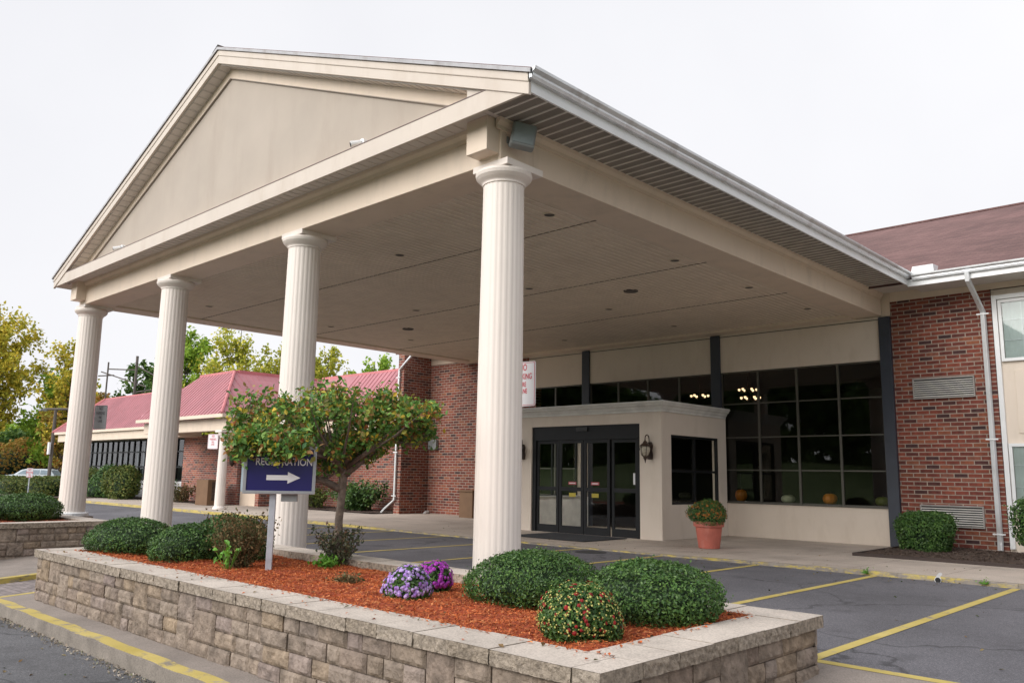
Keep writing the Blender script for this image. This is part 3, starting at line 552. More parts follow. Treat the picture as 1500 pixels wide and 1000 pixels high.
obj('ballast_box', B(.10, -.05, bz0-.10, .29, .05, bz0-.002), m_greybox, t, local=True, bevel=.004)
# ------------------------------------------------------------------ canopy
XR, XL, YF, YW = .07, -15.48, -.12, 14.0; HB, HT = 5.82, 6.40; BWD = .66
cx0 = (XR+XL)/2
cn = thing('entrance_canopy', 'large beige gabled entrance canopy on four white fluted columns', 'canopy', (cx0, 7, 0))
mb = MB(); mb.box(XL, YF, HB, XR, YF+BWD, HT); obj('front_beam', mb, m_trim, cn, bevel=.01)
obj('side_beam', B(XR-BWD, YF+BWD, HB, XR, YW-.02, HT), m_trim, cn, bevel=.01); obj('side_beam', B(XL, YF+BWD, HB, XL+BWD, YW-.02, HT), m_trim, cn, bevel=.01)
obj('rear_beam', B(XL+BWD, YW-.5, HB-.02, XR-BWD, YW-.02, HT-.01), m_trim, cn)
# crown moulding under soffit
mb = MB()
def moulding(mb, a, b, nrm):
    a, b, nn = Vector(a), Vector(b), Vector(nrm); prof = [(0, -.15), (.025, -.15), (.03, -.10), (.075, -.05), (.085, -.002), (0, -.002)]
    mb.prism([a+nn*p+Vector((0, 0, q)) for p, q in prof], b-a)
moulding(mb, (XL+.3, YF, HT), (XR-.3, YF, HT), (0, -1, 0)); moulding(mb, (XR, YF-.1, HT), (XR, YW-.05, HT), (1, 0, 0)); moulding(mb, (XL, YF+.1, HT), (XL, YW-.05, HT), (-1, 0, 0))
obj('crown_moulding', mb, m_trim, cn)
for x0, x1 in ((XR-.43, XR-.03), (XL+.03, XL+.43)): obj('corner_block', B(x0, YF-.24, HB+.10, x1, YF+.16, HT+.02), m_trim, cn, bevel=.006)
# ceiling and soffits with raised ribs
CZ = HB+.05
ce = obj('ceiling', B(XL+BWD, YF+BWD, CZ, XR-BWD, YW-.5, CZ+.05), m_ceil, cn); mb = MB()
x = XL+BWD+.06
while x < XR-BWD-.03: mb.box(x, YF+BWD+.01, CZ-.009, x+.032, YW-.51, CZ-.0005); x += .15
obj('ceiling_ribs', mb, m_rib, ce, local=True)
mb = MB()
for y in (2.94, 6.53, 10.1): mb.box(XL+BWD+.01, y, CZ-.013, XR-BWD-.01, y+.018, CZ-.0008)
obj('ceiling_seam', mb, m_seam, ce, local=True)
OS, OF = 1.0, .52   # overhangs
EX, EXL, EY = XR+OS, XL-.42, YF-OF; cx0 = (EX+EXL)/2
for nm, (xa, xb) in {'r': (XR-.02, EX-.03), 'l': (EXL+.03, XL+.02)}.items():
    sf = obj('side_soffit', B(xa, EY+.04, HT, xb, YW-.03, HT+.03), m_vinyl, cn); mb = MB(); y = EY+.1
    mb.box(xb-.03, y, HT-.011, xb-.001, YW-1.1, HT-.0006)
    while y < YW-1.1: mb.box(xa+.09 if nm == 'r' else xa, y, HT-.012, xb, y+.03, HT-.0005); y += .2
    obj('soffit_ribs', mb, mat('soffit_rib', (.72, .68, .63), .5, bst=0), sf, local=True)
    mb = MB(); y = EY+.13
    while y < YW-1.1: mb.box(xa+.09 if nm == 'r' else xa, y+.004, HT-.002, xb, y+.165, HT-.0004); y += .2
    obj('soffit_vents', mb, mat('vent_taupe', (.25, .23, .20), .8, bst=0), sf, local=True)  # taupe vent panels between the paler ribs
sf = obj('front_soffit', B(XL-.02, EY+.04, HT+.001, XR-.03, YF+.02, HT+.031), m_vinyl, cn); mb = MB(); x = XL+.1; mb.box(x, EY+.045, HT-.008, XR-.6, EY+.06, HT+.0004)
while x < XR-.6: mb.box(x, EY+.05, HT-.009, x+.03, YF-.09, HT+.0005); x += .2
obj('soffit_ribs', mb, m_vinyl, sf, local=True)
# horizontal cornice fascia, ledge
FB, FT = HT-.10, HT+.17
obj('cornice_fascia', B(EXL+.02, EY, FB, EX-.02, EY+.04, FT), m_fascia, cn, bevel=.005)
obj('cornice_ledge', MB().hexa([(EXL+.05, EY+.01, FT-.03), (EX-.05, EY+.01, FT-.03), (EX-.05, YF+.4, FT-.03), (EXL+.05, YF+.4, FT-.03), (EXL+.05, EY+.01, FT+.004), (EX-.05, EY+.01, FT+.004), (EX-.05, YF+.4, FT+.10), (EXL+.05, YF+.4, FT+.10)]), m_trim, cn)
obj('ledge_flashing', B(EXL+.03, EY-.006, FT, EX-.03, EY+.05, FT+.012), mat('flashing', (.16, .11, .10), .5, bst=0), cn)
# gable
AZ = 9.98; EZ = FT+.02; SL = (AZ-EZ)/(EX-cx0)     # slope of roof top line
def rz_(x, off=0): return AZ-off-abs(x-cx0)*SL
TY = EY+.30     # tympanum plane
tri = lambda off, zb: [(cx0-(AZ-off-zb)/SL, 0, zb), (cx0+(AZ-off-zb)/SL, 0, zb), (cx0, 0, AZ-off)]
def triat(off, zb, y): return [(p[0], y, p[2]) for p in tri(off, zb)]
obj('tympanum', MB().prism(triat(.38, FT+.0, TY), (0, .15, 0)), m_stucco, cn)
def rake(mb, side, o0, o1, y0, y1, xe=None, top=0):
    xe = (EX if side > 0 else EXL) if xe is None else xe; xm = cx0
    P = [(xm, rz_(xm, o0)), (xe, rz_(xe, o0)), (xe, rz_(xe, o1)), (xm, rz_(xm, o1))]
    mb.prism([(a, y0, b) for a, b in P], (0, y1-y0, 0))
for s in (1, -1):
    e = (EX-1.18) if s > 0 else (EXL+.56)
    mb = MB(); rake(mb, s, .05, .17, EY-.035, EY-.001); obj('rake_moulding', mb, m_fascia, cn, bevel=.012)
    mb = MB(); rake(mb, s, .17, .33, EY-.02, EY+.03); obj('rake_fascia', mb, m_fascia, cn, bevel=.004)
    mb = MB(); rake(mb, s, .32, .34, EY+.031, TY-.002, e); rs = obj('rake_soffit', mb, m_vinyl, cn)
    mb = MB(); 
    x = cx0+s*.15
    while abs(x-cx0) < abs(e-cx0)-.1: mb.hexa([(x, EY+.04, rz_(x, .347)), (x+.03, EY+.04, rz_(x+.03, .347)), (x+.03, TY-.03, rz_(x+.03, .347)), (x, TY-.03, rz_(x, .347)), (x, EY+.04, rz_(x, .3405)), (x+.03, EY+.04, rz_(x+.03, .3405)), (x+.03, TY-.03, rz_(x+.03, .3405)), (x, TY-.03, rz_(x, .3405))]); x += s*.2
    rake(mb, s, .3405, .347, EY+.034, EY+.05, e); obj('soffit_ribs', mb, mat('groove_grey', (.48, .45, .42), .6, bst=0), rs, local=True)
    mb = MB(); dx = lambda o: cx0+s*(AZ-o-FT)/SL; mb.prism([(cx0, TY-.03, rz_(cx0, .341)), (dx(.341), TY-.03, FT), (dx(.54), TY-.03, FT), (cx0, TY-.03, rz_(cx0, .54))], (0, .029, 0)); obj('rake_frieze', mb, m_trim, cn)
    mb = MB(); rake(mb, s, .54, .556, TY-.04, TY-.001, dx(.56)); obj('frieze_bead', mb, mat('bead_brown', (.30, .25, .21), .6, bst=0), cn)  # thin bead in a darker brown than the frieze
    mb = MB(); xa, xb = (EX-1.18, EX-.04) if s > 0 else (EXL+.04, EXL+.56)
    mb.prism([(xa, EY+.035, FT+.01), (xb, EY+.035, FT+.01), (xb, EY+.035, max(FT+.02, rz_(xb, .30))), (xa, EY+.035, rz_(xa, .30))], (0, YF-EY+.1, 0)); obj('eave_return', mb, m_fascia, cn)
# roof planes
for s in (1, -1):
    xe = (EX+.06) if s > 0 else (EXL-.06); mb = MB(); yb = 25.3
    zt0, zt1 = rz_(cx0), rz_(xe)
    mb.add([(cx0, EY-.05, zt0+.02), (xe, EY-.05, zt1+.02), (xe, 13.5, zt1+.02), (cx0, 21.3, zt0+.02), (cx0, EY-.05, zt0-.05), (xe, EY-.05, zt1-.05), (xe, 13.5, zt1-.05), (cx0, 21.3, zt0-.05)],
           [(0, 1, 2, 3), (4, 7, 6, 5), (0, 4, 5, 1), (1, 5, 6, 2), (2, 6, 7, 3), (3, 7, 4, 0)])
    obj('roof', mb, m_shingle, cn)
    mb = MB(); rake(mb, s, -.006, .05, EY-.065, EY-.02, xe); obj('drip_edge', mb, m_drip, cn)
obj('ridge_cap', MB().prism([(cx0-.22, EY-.06, AZ-.06), (cx0, EY-.06, AZ+.035), (cx0+.22, EY-.06, AZ-.06), (cx0, EY-.06, AZ+.06)][::-1], (0, 21, 0)), mat('ridge_shingle', (.06, .05, .05), .9, bst=0), cn)
# side fascia + gutters (K style)
def gutter(par, a, b, n, zt, name='gutter'):
    a, b, n = Vector(a), Vector(b), Vector(n); pr = [(0, -.14), (.06, -.14), (.075, -.10), (.075, -.07), (.125, -.035), (.13, 0), (.118, 0), (.112, -.03), (.062, -.065), (.062, -.125), (.012, -.125), (.012, 0), (0, 0)]
    mb = MB().prism([a+n*p+Vector((0, 0, zt+q)) for p, q in pr], b-a); d = (b-a).normalized()
    for e in (a, b-d*.012): mb.prism([e+n*p+Vector((0, 0, zt+q)) for p, q in ((.0, -.139), (.06, -.139), (.0745, -.10), (.0745, -.07), (.124, -.035), (.129, -.001), (0, -.001))], d*.012)
    return obj(name, mb, m_gutter, par)
for s, xx in ((1, EX), (-1, EXL)):
    obj('eave_fascia', B(xx-.03 if s > 0 else xx, EY+.02, FB, xx if s > 0 else xx+.03, 13.0, EZ-.0), m_white, cn)
    gutter(cn, (xx+s*.001, EY-.03, 0), (xx+s*.001, 12.98, 0), (s, 0, 0), EZ+.0)
# columns
def column_parts(par, x, y, zb, zt, r0, r1, cap=True, base=False, m=m_col, ab=.38, fl=24):
    mb = MB(); zs = fr(zb, zt-.29 if cap else zt, 10); n = fl*6
    prof = []
    for z in zs:
        f = (z-zb)/(zs[-1]-zb); prof.append((r0+(r1-r0)*(f**1.2), z))
    rf = lambda t: 1-.014*(max(0, math.cos(t*fl))**.6 if math.cos(t*fl) > 0 else 0)
    mb.lathe(x, y, prof, n, rf); c = obj('column', mb, m, par)
    if cap:
        z = zs[-1]; mb = MB().lathe(x, y, [(r1*1.0, z-.002), (r1*1.05, z), (r1*1.06, z+.025), (r1*1.10, z+.04), (r1*1.25, z+.075), (r1*1.36, z+.11), (r1*1.40, z+.15), (r1*1.36, z+.185), (r1*1.28, z+.195)], 40)
        obj('capital', mb, m, c, smooth=False, local=True); mb = B(x-ab, YF-.004, z+.196, x+ab, YF+.72, zt+.0) if not base else B(x-ab, y-ab, z+.196, x+ab, y+ab, zt); obj('abacus', mb, m, c, bevel=.006, local=True)
    if base: obj('column_base', MB().lathe(x, y, [(r0*1.3, zb), (r0*1.3, zb+.04), (r0*1.2, zb+.09), (r0*1.02, zb+.12)], 32), m, c, local=True)
    return c
CX = [-.13, -5.14, -10.36, -15.37]
for i, x in enumerate(CX):
    column_parts(cn, x, .16, -.02 if i < 3 else .40, HB+.02, .315, .285, ab=.335)
obj('column_base', MB().lathe(CX[3], .16, [(.40, .40), (.40, .47), (.33, .50)], 32), m_white, cn)
# column 4 plinth down to the ground
obj('column_plinth', B(CX[3]-.4, -.24, -.3, CX[3]+.4, .56, .40), m_stone, cn)
# downlights
LN = {}
rows = [2.2, 6.0, 9.05, 12.1]; colsx = [-1.06, -4.97, -9.0, -12.9]
rn = ['row nearest the front columns', 'second row from the front', 'third row from the front', 'row nearest the building']; cnn = ['beside the right beam', 'second from the right beam', 'second from the left beam', 'beside the left beam']
def downlight(x, y, r, label, grp):
    t = thing('recessed_light', label, 'ceiling light', (x, y, CZ), 0, grp)
    obj('trim_ring', MB().lathe(x, y, [(r*.80, CZ+.01), (r*.80, CZ-.012), (r*.95, CZ-.024), (r*1.0, CZ-.014), (r*1.0, CZ+.012)], 24), m_ceil if r < .15 else m_groove, t)
    obj('reflector', MB().lathe(x, y, [(r*.79, CZ-.016), (r*.4, CZ-.0135), (.01, CZ-.0133)], 24), m_groove, t)
for j, y in enumerate(rows):
    for i, x in enumerate(colsx): downlight(x, y, .11, 'small recessed light, %s, %s' % (rn[j], cnn[i]), 'small recessed lights in the canopy ceiling')
downlight(-3.33, 7.7, .17, 'larger dark recessed light in the right half of the canopy ceiling', 'large recessed lights in the canopy ceiling')
downlight(-11.4, 7.7, .17, 'larger dark recessed light in the left half of the canopy ceiling', 'large recessed lights in the canopy ceiling')
# floodlight and cameras
t = thing('floodlight', 'grey square floodlight mounted under the canopy corner above the front right column', 'floodlight', (XR+.05, .22, 6.15), math.radians(52))
mb = MB().box(-.17, -.12, -.19, .17, .02, .19); o = obj('housing', mb, m_greybox, t, local=True, bevel=.03); o.rotation_euler = (math.radians(-14), math.radians(10), 0); o.location = (.0, -.16, .0)
o2 = obj('lens', B(-.14, -.133, -.16, .14, -.121, .16), mat('flood_lens', (.26, .30, .31), .12, bst=0), o, local=True)
obj('bracket', MB().tube([(-.16, -.1, -.05), (-.2, .0, -.12), (0, .12, -.15), (-.1, .2, .0)], .02, 6), m_greybox, t, local=True)
obj('junction_box', MB().lathe(-.21, -.05, [(.05, -.05), (.055, 0), (.05, .05)], 12), m_greybox, t, local=True)
for x, lb in ((-2.75, 'small white security camera on the gable wall, right of centre'), (-12.2, 'small white security camera at the left low corner of the gable')):
    t = thing('security_camera', lb, 'camera', (x, TY, 6.76)); obj('mount', MB().tube([(x, TY, 6.76), (x, TY-.07, 6.76)], .07, 14), m_white, t)
    obj('camera_body', MB().tube([(x-.01, TY-.07, 6.76), (x-.10, TY-.20, 6.71)], [.045, .06], 12), m_white, t, smooth=False); obj('lens', MB().tube([(x-.1, TY-.2, 6.71), (x-.108, TY-.21, 6.706)], .035, 12), m_black, t)
# ------------------------------------------------------------------ main building
mbld = thing('main_building', 'two storey red brick main building with dark window wall and brown shingle roof', 'building', (2, 18, 0))
obj('brick_wall', B(.28, 14.0, -.1, 2.58, 14.3, 6.40), m_brick, mbld)
obj('brick_wall', B(-17.57, 14.0, -.1, -11.9, 14.3, 6.1), m_brick, mbld)
obj('wall_infill', B(-11.89, 14.0, 5.805, .279, 14.3, 6.45), m_trim, mbld)
obj('brick_pier', B(-17.92, 12.6, -.1, -17.57, 24, 7.2), m_brick, mbld)
obj('frieze_board', B(.29, 13.975, 6.16, 12, 13.999, 6.45), m_trim, mbld)
obj('frieze_board', B(-17.56, 13.975, 5.93, -11.9, 13.999, 6.35), m_trim, mbld)
# posts, panels, window wall
for x0, x1 in ((.0, .275), (-4.87, -4.57), (-9.74, -9.44)): obj('steel_post', B(x0, 13.9, -.05, x1, 14.12, 5.78), m_post, mbld, bevel=.004)
for x0, x1 in ((-4.567, -.003), (-9.437, -4.873), (-12.2, -9.743)):
    obj('stucco_panel', B(x0, 13.96, 4.68, x1, 14.15, 5.80), m_stucco2, mbld)
    obj('panel_joint', B(x0, 13.945, 5.72, x1, 13.96, 5.74), m_mull, mbld)
    zb_ = 3.4 if x0 < -9 and x1 > -9 else .96
    if zb_ < 1: obj('knee_wall', B(x0, 13.96, -.1, x1, 14.25, .94), m_stucco2, mbld); obj('window_sill', B(x0, 13.93, .94, x1, 14.2, .965), m_mull, mbld)
    wf = MB(); n = max(2, round((x1-x0)/1.13)); 
    for i in range(n+1): xx = x0+(x1-x0)*i/n; wf.box(max(x0, xx-.03), 13.985, zb_+.006, min(x1, xx+.03), 14.045, 4.679)
    wf.box(x0+.031, 13.992, zb_+.006, x1-.031, 14.038, zb_+.04); wf.box(x0+.031, 13.992, 4.64, x1-.031, 14.038, 4.678)
    w_ = obj('window_frame', wf, m_mull, mbld); wf = MB()
    for z in [q for q in (1.85, 2.77, 3.73) if q > zb_]: wf.box(x0+.03, 13.99, z, x1-.03, 14.04, z+.035)
    obj('glazing_bar', wf, m_mull, w_, local=True)
    obj('window_glass', MB().add([(x0, 14.02, zb_), (x1, 14.02, zb_), (x1, 14.02, 4.68), (x0, 14.02, 4.68)], [(0, 1, 2, 3)]), m_glass, w_, local=True)
# interior
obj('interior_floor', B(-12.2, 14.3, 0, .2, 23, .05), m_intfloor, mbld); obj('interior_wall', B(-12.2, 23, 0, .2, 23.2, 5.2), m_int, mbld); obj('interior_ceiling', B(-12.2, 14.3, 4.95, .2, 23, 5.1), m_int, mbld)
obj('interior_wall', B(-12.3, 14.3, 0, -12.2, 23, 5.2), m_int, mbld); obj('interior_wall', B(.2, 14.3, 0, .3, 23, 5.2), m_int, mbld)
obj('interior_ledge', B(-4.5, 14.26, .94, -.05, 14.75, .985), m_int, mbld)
# roof
RE, RZ0, RR, RZ1 = 12.965, 6.42, 25.3, 11.5
obj('roof', MB().hexa([(-18.6, RE, RZ0-.08), (22, RE, RZ0-.08), (22, RR, RZ1-.08), (-18.6, RR, RZ1-.08), (-18.6, RE, RZ0), (22, RE, RZ0), (22, RR, RZ1), (-18.6, RR, RZ1)]), m_shingle, mbld)
obj('roof', MB().hexa([(-18.6, RR+.01, RZ1-.08), (22, RR+.01, RZ1-.08), (22, 38, RZ0-.08), (-18.6, 38, RZ0-.08), (-18.6, RR+.01, RZ1), (22, RR+.01, RZ1), (22, 38, RZ0), (-18.6, 38, RZ0)]), m_shingle, mbld)
obj('rear_wall', B(-17.5, 24, -.1, 20, 37, 6.3), m_brick, mbld)
obj('ridge_cap', B(-18.6, RR-.12, RZ1-.03, 22, RR+.12, RZ1+.03), m_shingle, mbld)
obj('eave_soffit', B(EX+.01, 12.966, HT-.10, 22, 13.974, HT-.07), m_vinyl, mbld); obj('eave_soffit', B(-18.5, 13.0, 6.34, XL-.1, 13.97, 6.37), m_vinyl, mbld)
obj('eave_fascia', B(EX+.002, 12.952, HT-.14, 22, 12.962, HT+.03), m_white, mbld)
gutter(mbld, (EX+.13, 12.949, 0), (22, 12.949, 0), (0, -1, 0), HT+.13)
obj('diverter_box', MB().hexa([(EX+.08, 12.93, HT+.10), (EX+.62, 12.93, HT+.10), (EX+.62, 13.15, HT+.17), (EX+.18, 13.15, HT+.17), (EX+.14, 12.93, HT+.33), (EX+.60, 12.93, HT+.33), (EX+.60, 13.35, HT+.36), (EX+.22, 13.35, HT+.36)]), m_white, mbld)
# room windows bay at the right
obj('bay_wall', B(2.585, 14.05, -.1, 6.2, 14.3, 6.15), m_stucco2, mbld)
obj('brick_wall', B(6.21, 14.0, -.1, 20, 14.3, 6.40), m_brick, mbld)
fr_ = MB(); fr_.box(2.60, 13.97, .15, 2.70, 14.06, 6.0); fr_.box(2.701, 13.975, 5.9, 6.2, 14.06, 6.0); obj('bay_trim', fr_, m_white, mbld)
for z0, z1 in ((4.42, 5.88), (1.04, 2.52)):
    f_ = MB(); 
    for q in ((2.72, z0, 6.1, z0+.07), (2.72, z1-.07, 6.1, z1), (2.72, z0+.07, 2.79, z1-.07), (4.4, z0+.07, 4.46, z1-.07), (6.03, z0+.07, 6.1, z1-.07)): f_.box(q[0], 13.98, q[1], q[2], 14.045, q[3])
    w_ = obj('window', f_, m_white, mbld); g_ = MB()
    for zz in (.33, .66): g_.box(2.79, 14.018, z0+(z1-z0)*zz, 6.03, 14.03, z0+(z1-z0)*zz+.018)
    for xx in (3.18, 3.58, 3.98, 4.85, 5.25, 5.65): g_.box(xx, 14.0185, z0+.07, xx+.018, 14.0295, z1-.07)
    obj('muntins', g_, m_white, w_, local=True)
    cu = MB(); 
    for i in range(160): xa = 2.8+i*.02; cu.add([(xa, 14.036+.006*math.sin(i*.9), z0+.07), (xa+.02, 14.036+.006*math.sin((i+1)*.9), z0+.07), (xa+.02, 14.036+.006*math.sin((i+1)*.9), z1-.07), (xa, 14.036+.006*math.sin(i*.9), z1-.07)], [(0, 1, 2, 3)])
    obj('curtain', cu, m_curtain, w_, local=True)
    obj('window_glass', MB().add([(2.78, 14.01, z0+.06), (6.05, 14.01, z0+.06), (6.05, 14.01, z1-.06), (2.78, 14.01, z1-.06)], [(0, 1, 2, 3)]), m_glassw, w_, local=True)
obj('raised_panel', B(2.95, 14.03, 2.75, 5.9, 14.06, 4.2), m_stucco2, mbld, bevel=.006)
for z0, z1 in ((3.63, 4.14), (.57, 1.08)):
    x0, x1 = .73, 2.12; g_ = MB()
    for q in ((x0, z0, x1, z0+.035), (x0, z1-.035, x1, z1), (x0, z0+.035, x0+.03, z1-.035), (x1-.03, z0+.035, x1, z1-.035)): g_.box(q[0], 13.945, q[1], q[2], 13.999, q[3])
    g_.box(x0+.68, 13.955, z0+.035, x0+.70, 13.995, z1-.035) if False else None
    a_ = obj('ac_grille', g_, mat('grille_metal', (.30, .28, .26), .5, bst=0), mbld); s_ = MB(); n = 8
    for i in range(n):
        zz = z0+.05+(z1-z0-.09)*i/n; s_.box(x0+.031, 13.955, zz, x1-.031, 13.98, zz+.021)
    obj('louvres', s_, mat('louvre_metal', (.62, .60, .56), .5, bst=0), a_, local=True); obj('grille_back', B(x0+.03, 13.985, z0+.03, x1-.03, 13.998, z1-.03), m_black, a_, local=True)
# ------------------------------------------------------------------ vestibule
VX0, VX1, VY, VT = -9.68, -4.45, 10.6, 3.42
vb = thing('entrance_vestibule', 'cream entrance vestibule with dark automatic glass doors under the canopy', 'entrance', ((VX0+VX1)/2, 12, 0))
DX0, DX1, DT = -8.99, -5.13, 3.03
mb = MB(); mb.box(VX0, VY, -.06, DX0, VY+.2, VT); mb.box(DX1, VY, -.06, VX1, VY+.2, VT); mb.box(DX0+.001, VY, DT, DX1-.001, VY+.2, VT); obj('front_wall', mb, m_vest, vb)
mb = MB(); WY0, WY1, WZ0, WZ1 = 11.06, 13.5, .92, 2.74
mb.box(VX1-.2, VY+.201, -.06, VX1-.001, WY0, VT); mb.box(VX1-.2, WY1, -.06, VX1-.001, 13.95, VT); mb.box(VX1-.2, WY0+.001, -.06, VX1-.001, WY1-.001, WZ0); mb.box(VX1-.2, WY0+.001, WZ1, VX1-.001, WY1-.001, VT); obj('side_wall', mb, m_vest, vb)
mb = MB(); LX0, LX1 = VX0+.001, VX0+.2
mb.box(LX0, VY+.201, -.06, LX1, WY0, VT); mb.box(LX0, WY1, -.06, LX1, 13.95, VT); mb.box(LX0, WY0+.001, -.06, LX1, WY1-.001, .98); mb.box(LX0, WY0+.001, WZ1, LX1, WY1-.001, VT); obj('side_wall', mb, m_vest, vb)
obj('inner_lining', B(LX1+.001, VY+.21, .012, LX1+.02, 13.9, .97), mat('lining_white', (.88, .87, .85), .6, bst=0), vb); obj('inner_sill', B(LX1-.1, WY0, .981, LX1+.10, WY1, 1.01), m_signw, vb)
g_ = MB()
for i_ in range(5): g_.box(LX1+.021, 12.3, .40+i_*.085, LX1+.03, 12.58, .45+i_*.085)
obj('vent_grille', g_, m_black, vb)
mb = MB()
for q in ((WY0, .98, WY1, 1.04), (WY0, WZ1-.06, WY1, WZ1), (WY0, 1.04, WY0+.06, WZ1-.06), (WY1-.06, 1.04, WY1, WZ1-.06), (12.25, 1.04, 12.31, WZ1-.06)): mb.box(VX0+.03, q[0], q[1], VX0+.09, q[2], q[3])
w_ = obj('side_window', mb, m_dark, vb); obj('window_glass', MB().add([(VX0+.06, WY0, .98), (VX0+.06, WY1, .98), (VX0+.06, WY1, WZ1), (VX0+.06, WY0, WZ1)], [(0, 1, 2, 3)]), m_glass2, w_, local=True)
obj('flat_roof', B(VX0+.01, VY+.01, VT+.002, VX1-.01, 13.95, VT+.10), m_gutter, vb)
# stepped cornice
mb = MB()
pr = [(0, -.10), (.05, -.10), (.05, -.05), (.08, -.02), (.10, .03), (.16, .07), (.16, .10), (.19, .12), (.19, .17), (0, .17)]
P0 = [(VX0-p, VY-p, VT+q) for p, q in pr]; P1 = [(VX1+p, VY-p, VT+q) for p, q in pr]; P2 = [(VX1+p, 13.88, VT+q) for p, q in pr]; P3 = [(VX0-p, 13.88, VT+q) for p, q in pr]; k = len(pr)
mb.add(P3+P0+P1+P2, [(r*k+i, r*k+(i+1) % k, (r+1)*k+(i+1) % k, (r+1)*k+i) for r in range(3) for i in range(k)]+[tuple(range(k)), tuple(range(3*k, 4*k))[::-1]])
obj('cornice', mb, mat('cornice_paint', (.62, .61, .58), .5, bst=0), vb)
obj('roof_flashing', MB().box(VX0-.17, VY-.17, VT+.171, VX1+.17, 13.88, VT+.178), m_gutter, vb)
# door frame
DY = VY+.05; mb = MB(); mb.box(DX0, DY, DT-.40, DX1, DY+.12, DT-.002); mb.box(DX0, DY, -.04, DX0+.13, DY+.1, DT-.401); mb.box(DX1-.13, DY, -.04, DX1, DY+.1, DT-.401); mb.box(DX0+.13, DY, -.05, DX1-.13, DY+.1, -.01)
fm = obj('door_frame', mb, m_dark, vb, bevel=.004); obj('door_sensor', B(-7.3, DY-.05, DT-.16, -6.9, DY-.001, DT-.05), m_black, fm, local=True)
panes = [(-8.86, -8.02, .03), (-7.97, -7.09, .0), (-7.07, -6.17, .0), (-6.12, -5.26, .03)]
for i, (a, b_, dy) in enumerate(panes):
    y = DY+.02+dy; mb = MB(); z0, z1 = -.005, DT-.402; w = .085
    mb.box(a, y, z0, a+w, y+.045, z1); mb.box(b_-w, y, z0, b_, y+.045, z1); mb.box(a+w, y, z0, b_-w, y+.045, z0+.24); mb.box(a+w, y, z1-.09, b_-w, y+.045, z1); mb.box(a+w, y, 1.20, b_-w, y+.045, 1.31)
    d_ = obj('sliding_door' if i in (1, 2) else 'sidelight', mb, m_dark, vb)
    obj('door_glass', MB().add([(a+w, y+.02, z0+.24), (b_-w, y+.02, z0+.24), (b_-w, y+.02, z1-.09), (a+w, y+.02, z1-.09)], [(0, 1, 2, 3)]), m_glass2, d_, local=True)
    if i in (1, 2):
        c_ = (a+b_)/2+(.05 if i == 1 else -.05); obj('red_sticker', B(c_-.15, y+.012, 1.38, c_+.13, y+.019, 1.46), m_sticR, d_, local=True); obj('sticker_stripe', B(c_-.12, y+.009, 1.408, c_+.10, y+.0115, 1.432), m_signw, d_, local=True)
        obj('yellow_sticker', B(c_-.13, y+.012, 1.04, c_+.11, y+.019, 1.15), m_sticY, d_, local=True)
    if i == 3: obj('notice', B(b_-.16, y+.012, 1.42, b_-.10, y+.019, 1.72), m_signw, d_, local=True)
obj('ceiling_light', B(-7.6, 11.9, VT-.09, -6.4, 12.7, VT-.03), emit('vestibule_light_panel', (1, .95, .86), 7.0), vb)
# side window
mb = MB(); X = VX1-.06
for q in ((WY0, WZ0, WY1, WZ0+.06), (WY0, WZ1-.06, WY1, WZ1), (WY0, WZ0+.06, WY0+.06, WZ1-.06), (WY1-.06, WZ0+.06, WY1, WZ1-.06), (WY0+.06, 1.76, WY1-.06, 1.82), (12.25, WZ0+.06, 12.31, 1.76), (12.25, 1.82, 12.31, WZ1-.06)): mb.box(X-.04, q[0], q[1], X+.04, q[2], q[3])
w_ = obj('side_window', mb, m_dark, vb); obj('window_glass', MB().add([(X, WY0, WZ0), (X, WY1, WZ0), (X, WY1, WZ1), (X, WY0, WZ1)], [(0, 1, 2, 3)]), m_glass2, w_, local=True)
obj('vestibule_floor', B(VX0+.2, VY+.2, -.01, VX1-.2, 14.2, .012), mat('tile_floor', (.22, .20, .18), .4, bst=0), vb)
# inside things seen through the doors
t = thing('folding_rack', 'thin metal rack seen through the vestibule side window', 'rack', (-5.4, 12.2, .012)); mb = MB()
for y in (11.7, 12.2): mb.tube([(-5.3, y, .012), (-5.3, y, 1.8)], .014, 6)
for z in (1.15, 1.5, 1.78): mb.tube([(-5.3, 11.7, z), (-5.3, 12.2, z)], .012, 6)
obj('rack_frame', mb, m_signw, t)
# chandeliers inside
m_bulb = emit('bulb_glow', (1, .70, .40), 1.5)
for (x, y, z, lb) in ((-6.5, 16.0, 4.25, 'lit chandelier inside, left of the middle steel post behind the dark glass'), (-5.1, 16.6, 4.42, 'lit chandelier inside, directly right of the middle steel post'), (-4.5, 15.6, 4.05, 'lit chandelier inside, rightmost of the lamps behind the dark glass')):
    t = thing('chandelier', lb, 'lamp', (x, y, z), 0, 'lit chandeliers inside the lobby'); mb = MB(); mb.tube([(x, y, z), (x, y, 4.95)], .012, 6)
    for k in range(6):
        a_ = PI*k/3+.4; mb.tube([(x, y, z), (x+.15*math.cos(a_), y+.15*math.sin(a_), z-.09), (x+.27*math.cos(a_), y+.27*math.sin(a_), z-.02)], .008, 5)
    obj('frame', mb, m_lamp, t)
    for k in range(6):
        a_ = PI*k/3+.4; q = (x+.27*math.cos(a_), y+.27*math.sin(a_)); obj('bulb', MB().lathe(q[0], q[1], [(.015, z-.015), (.03, z), (.042, z+.03), (.036, z+.055)], 8), m_bulb, t)
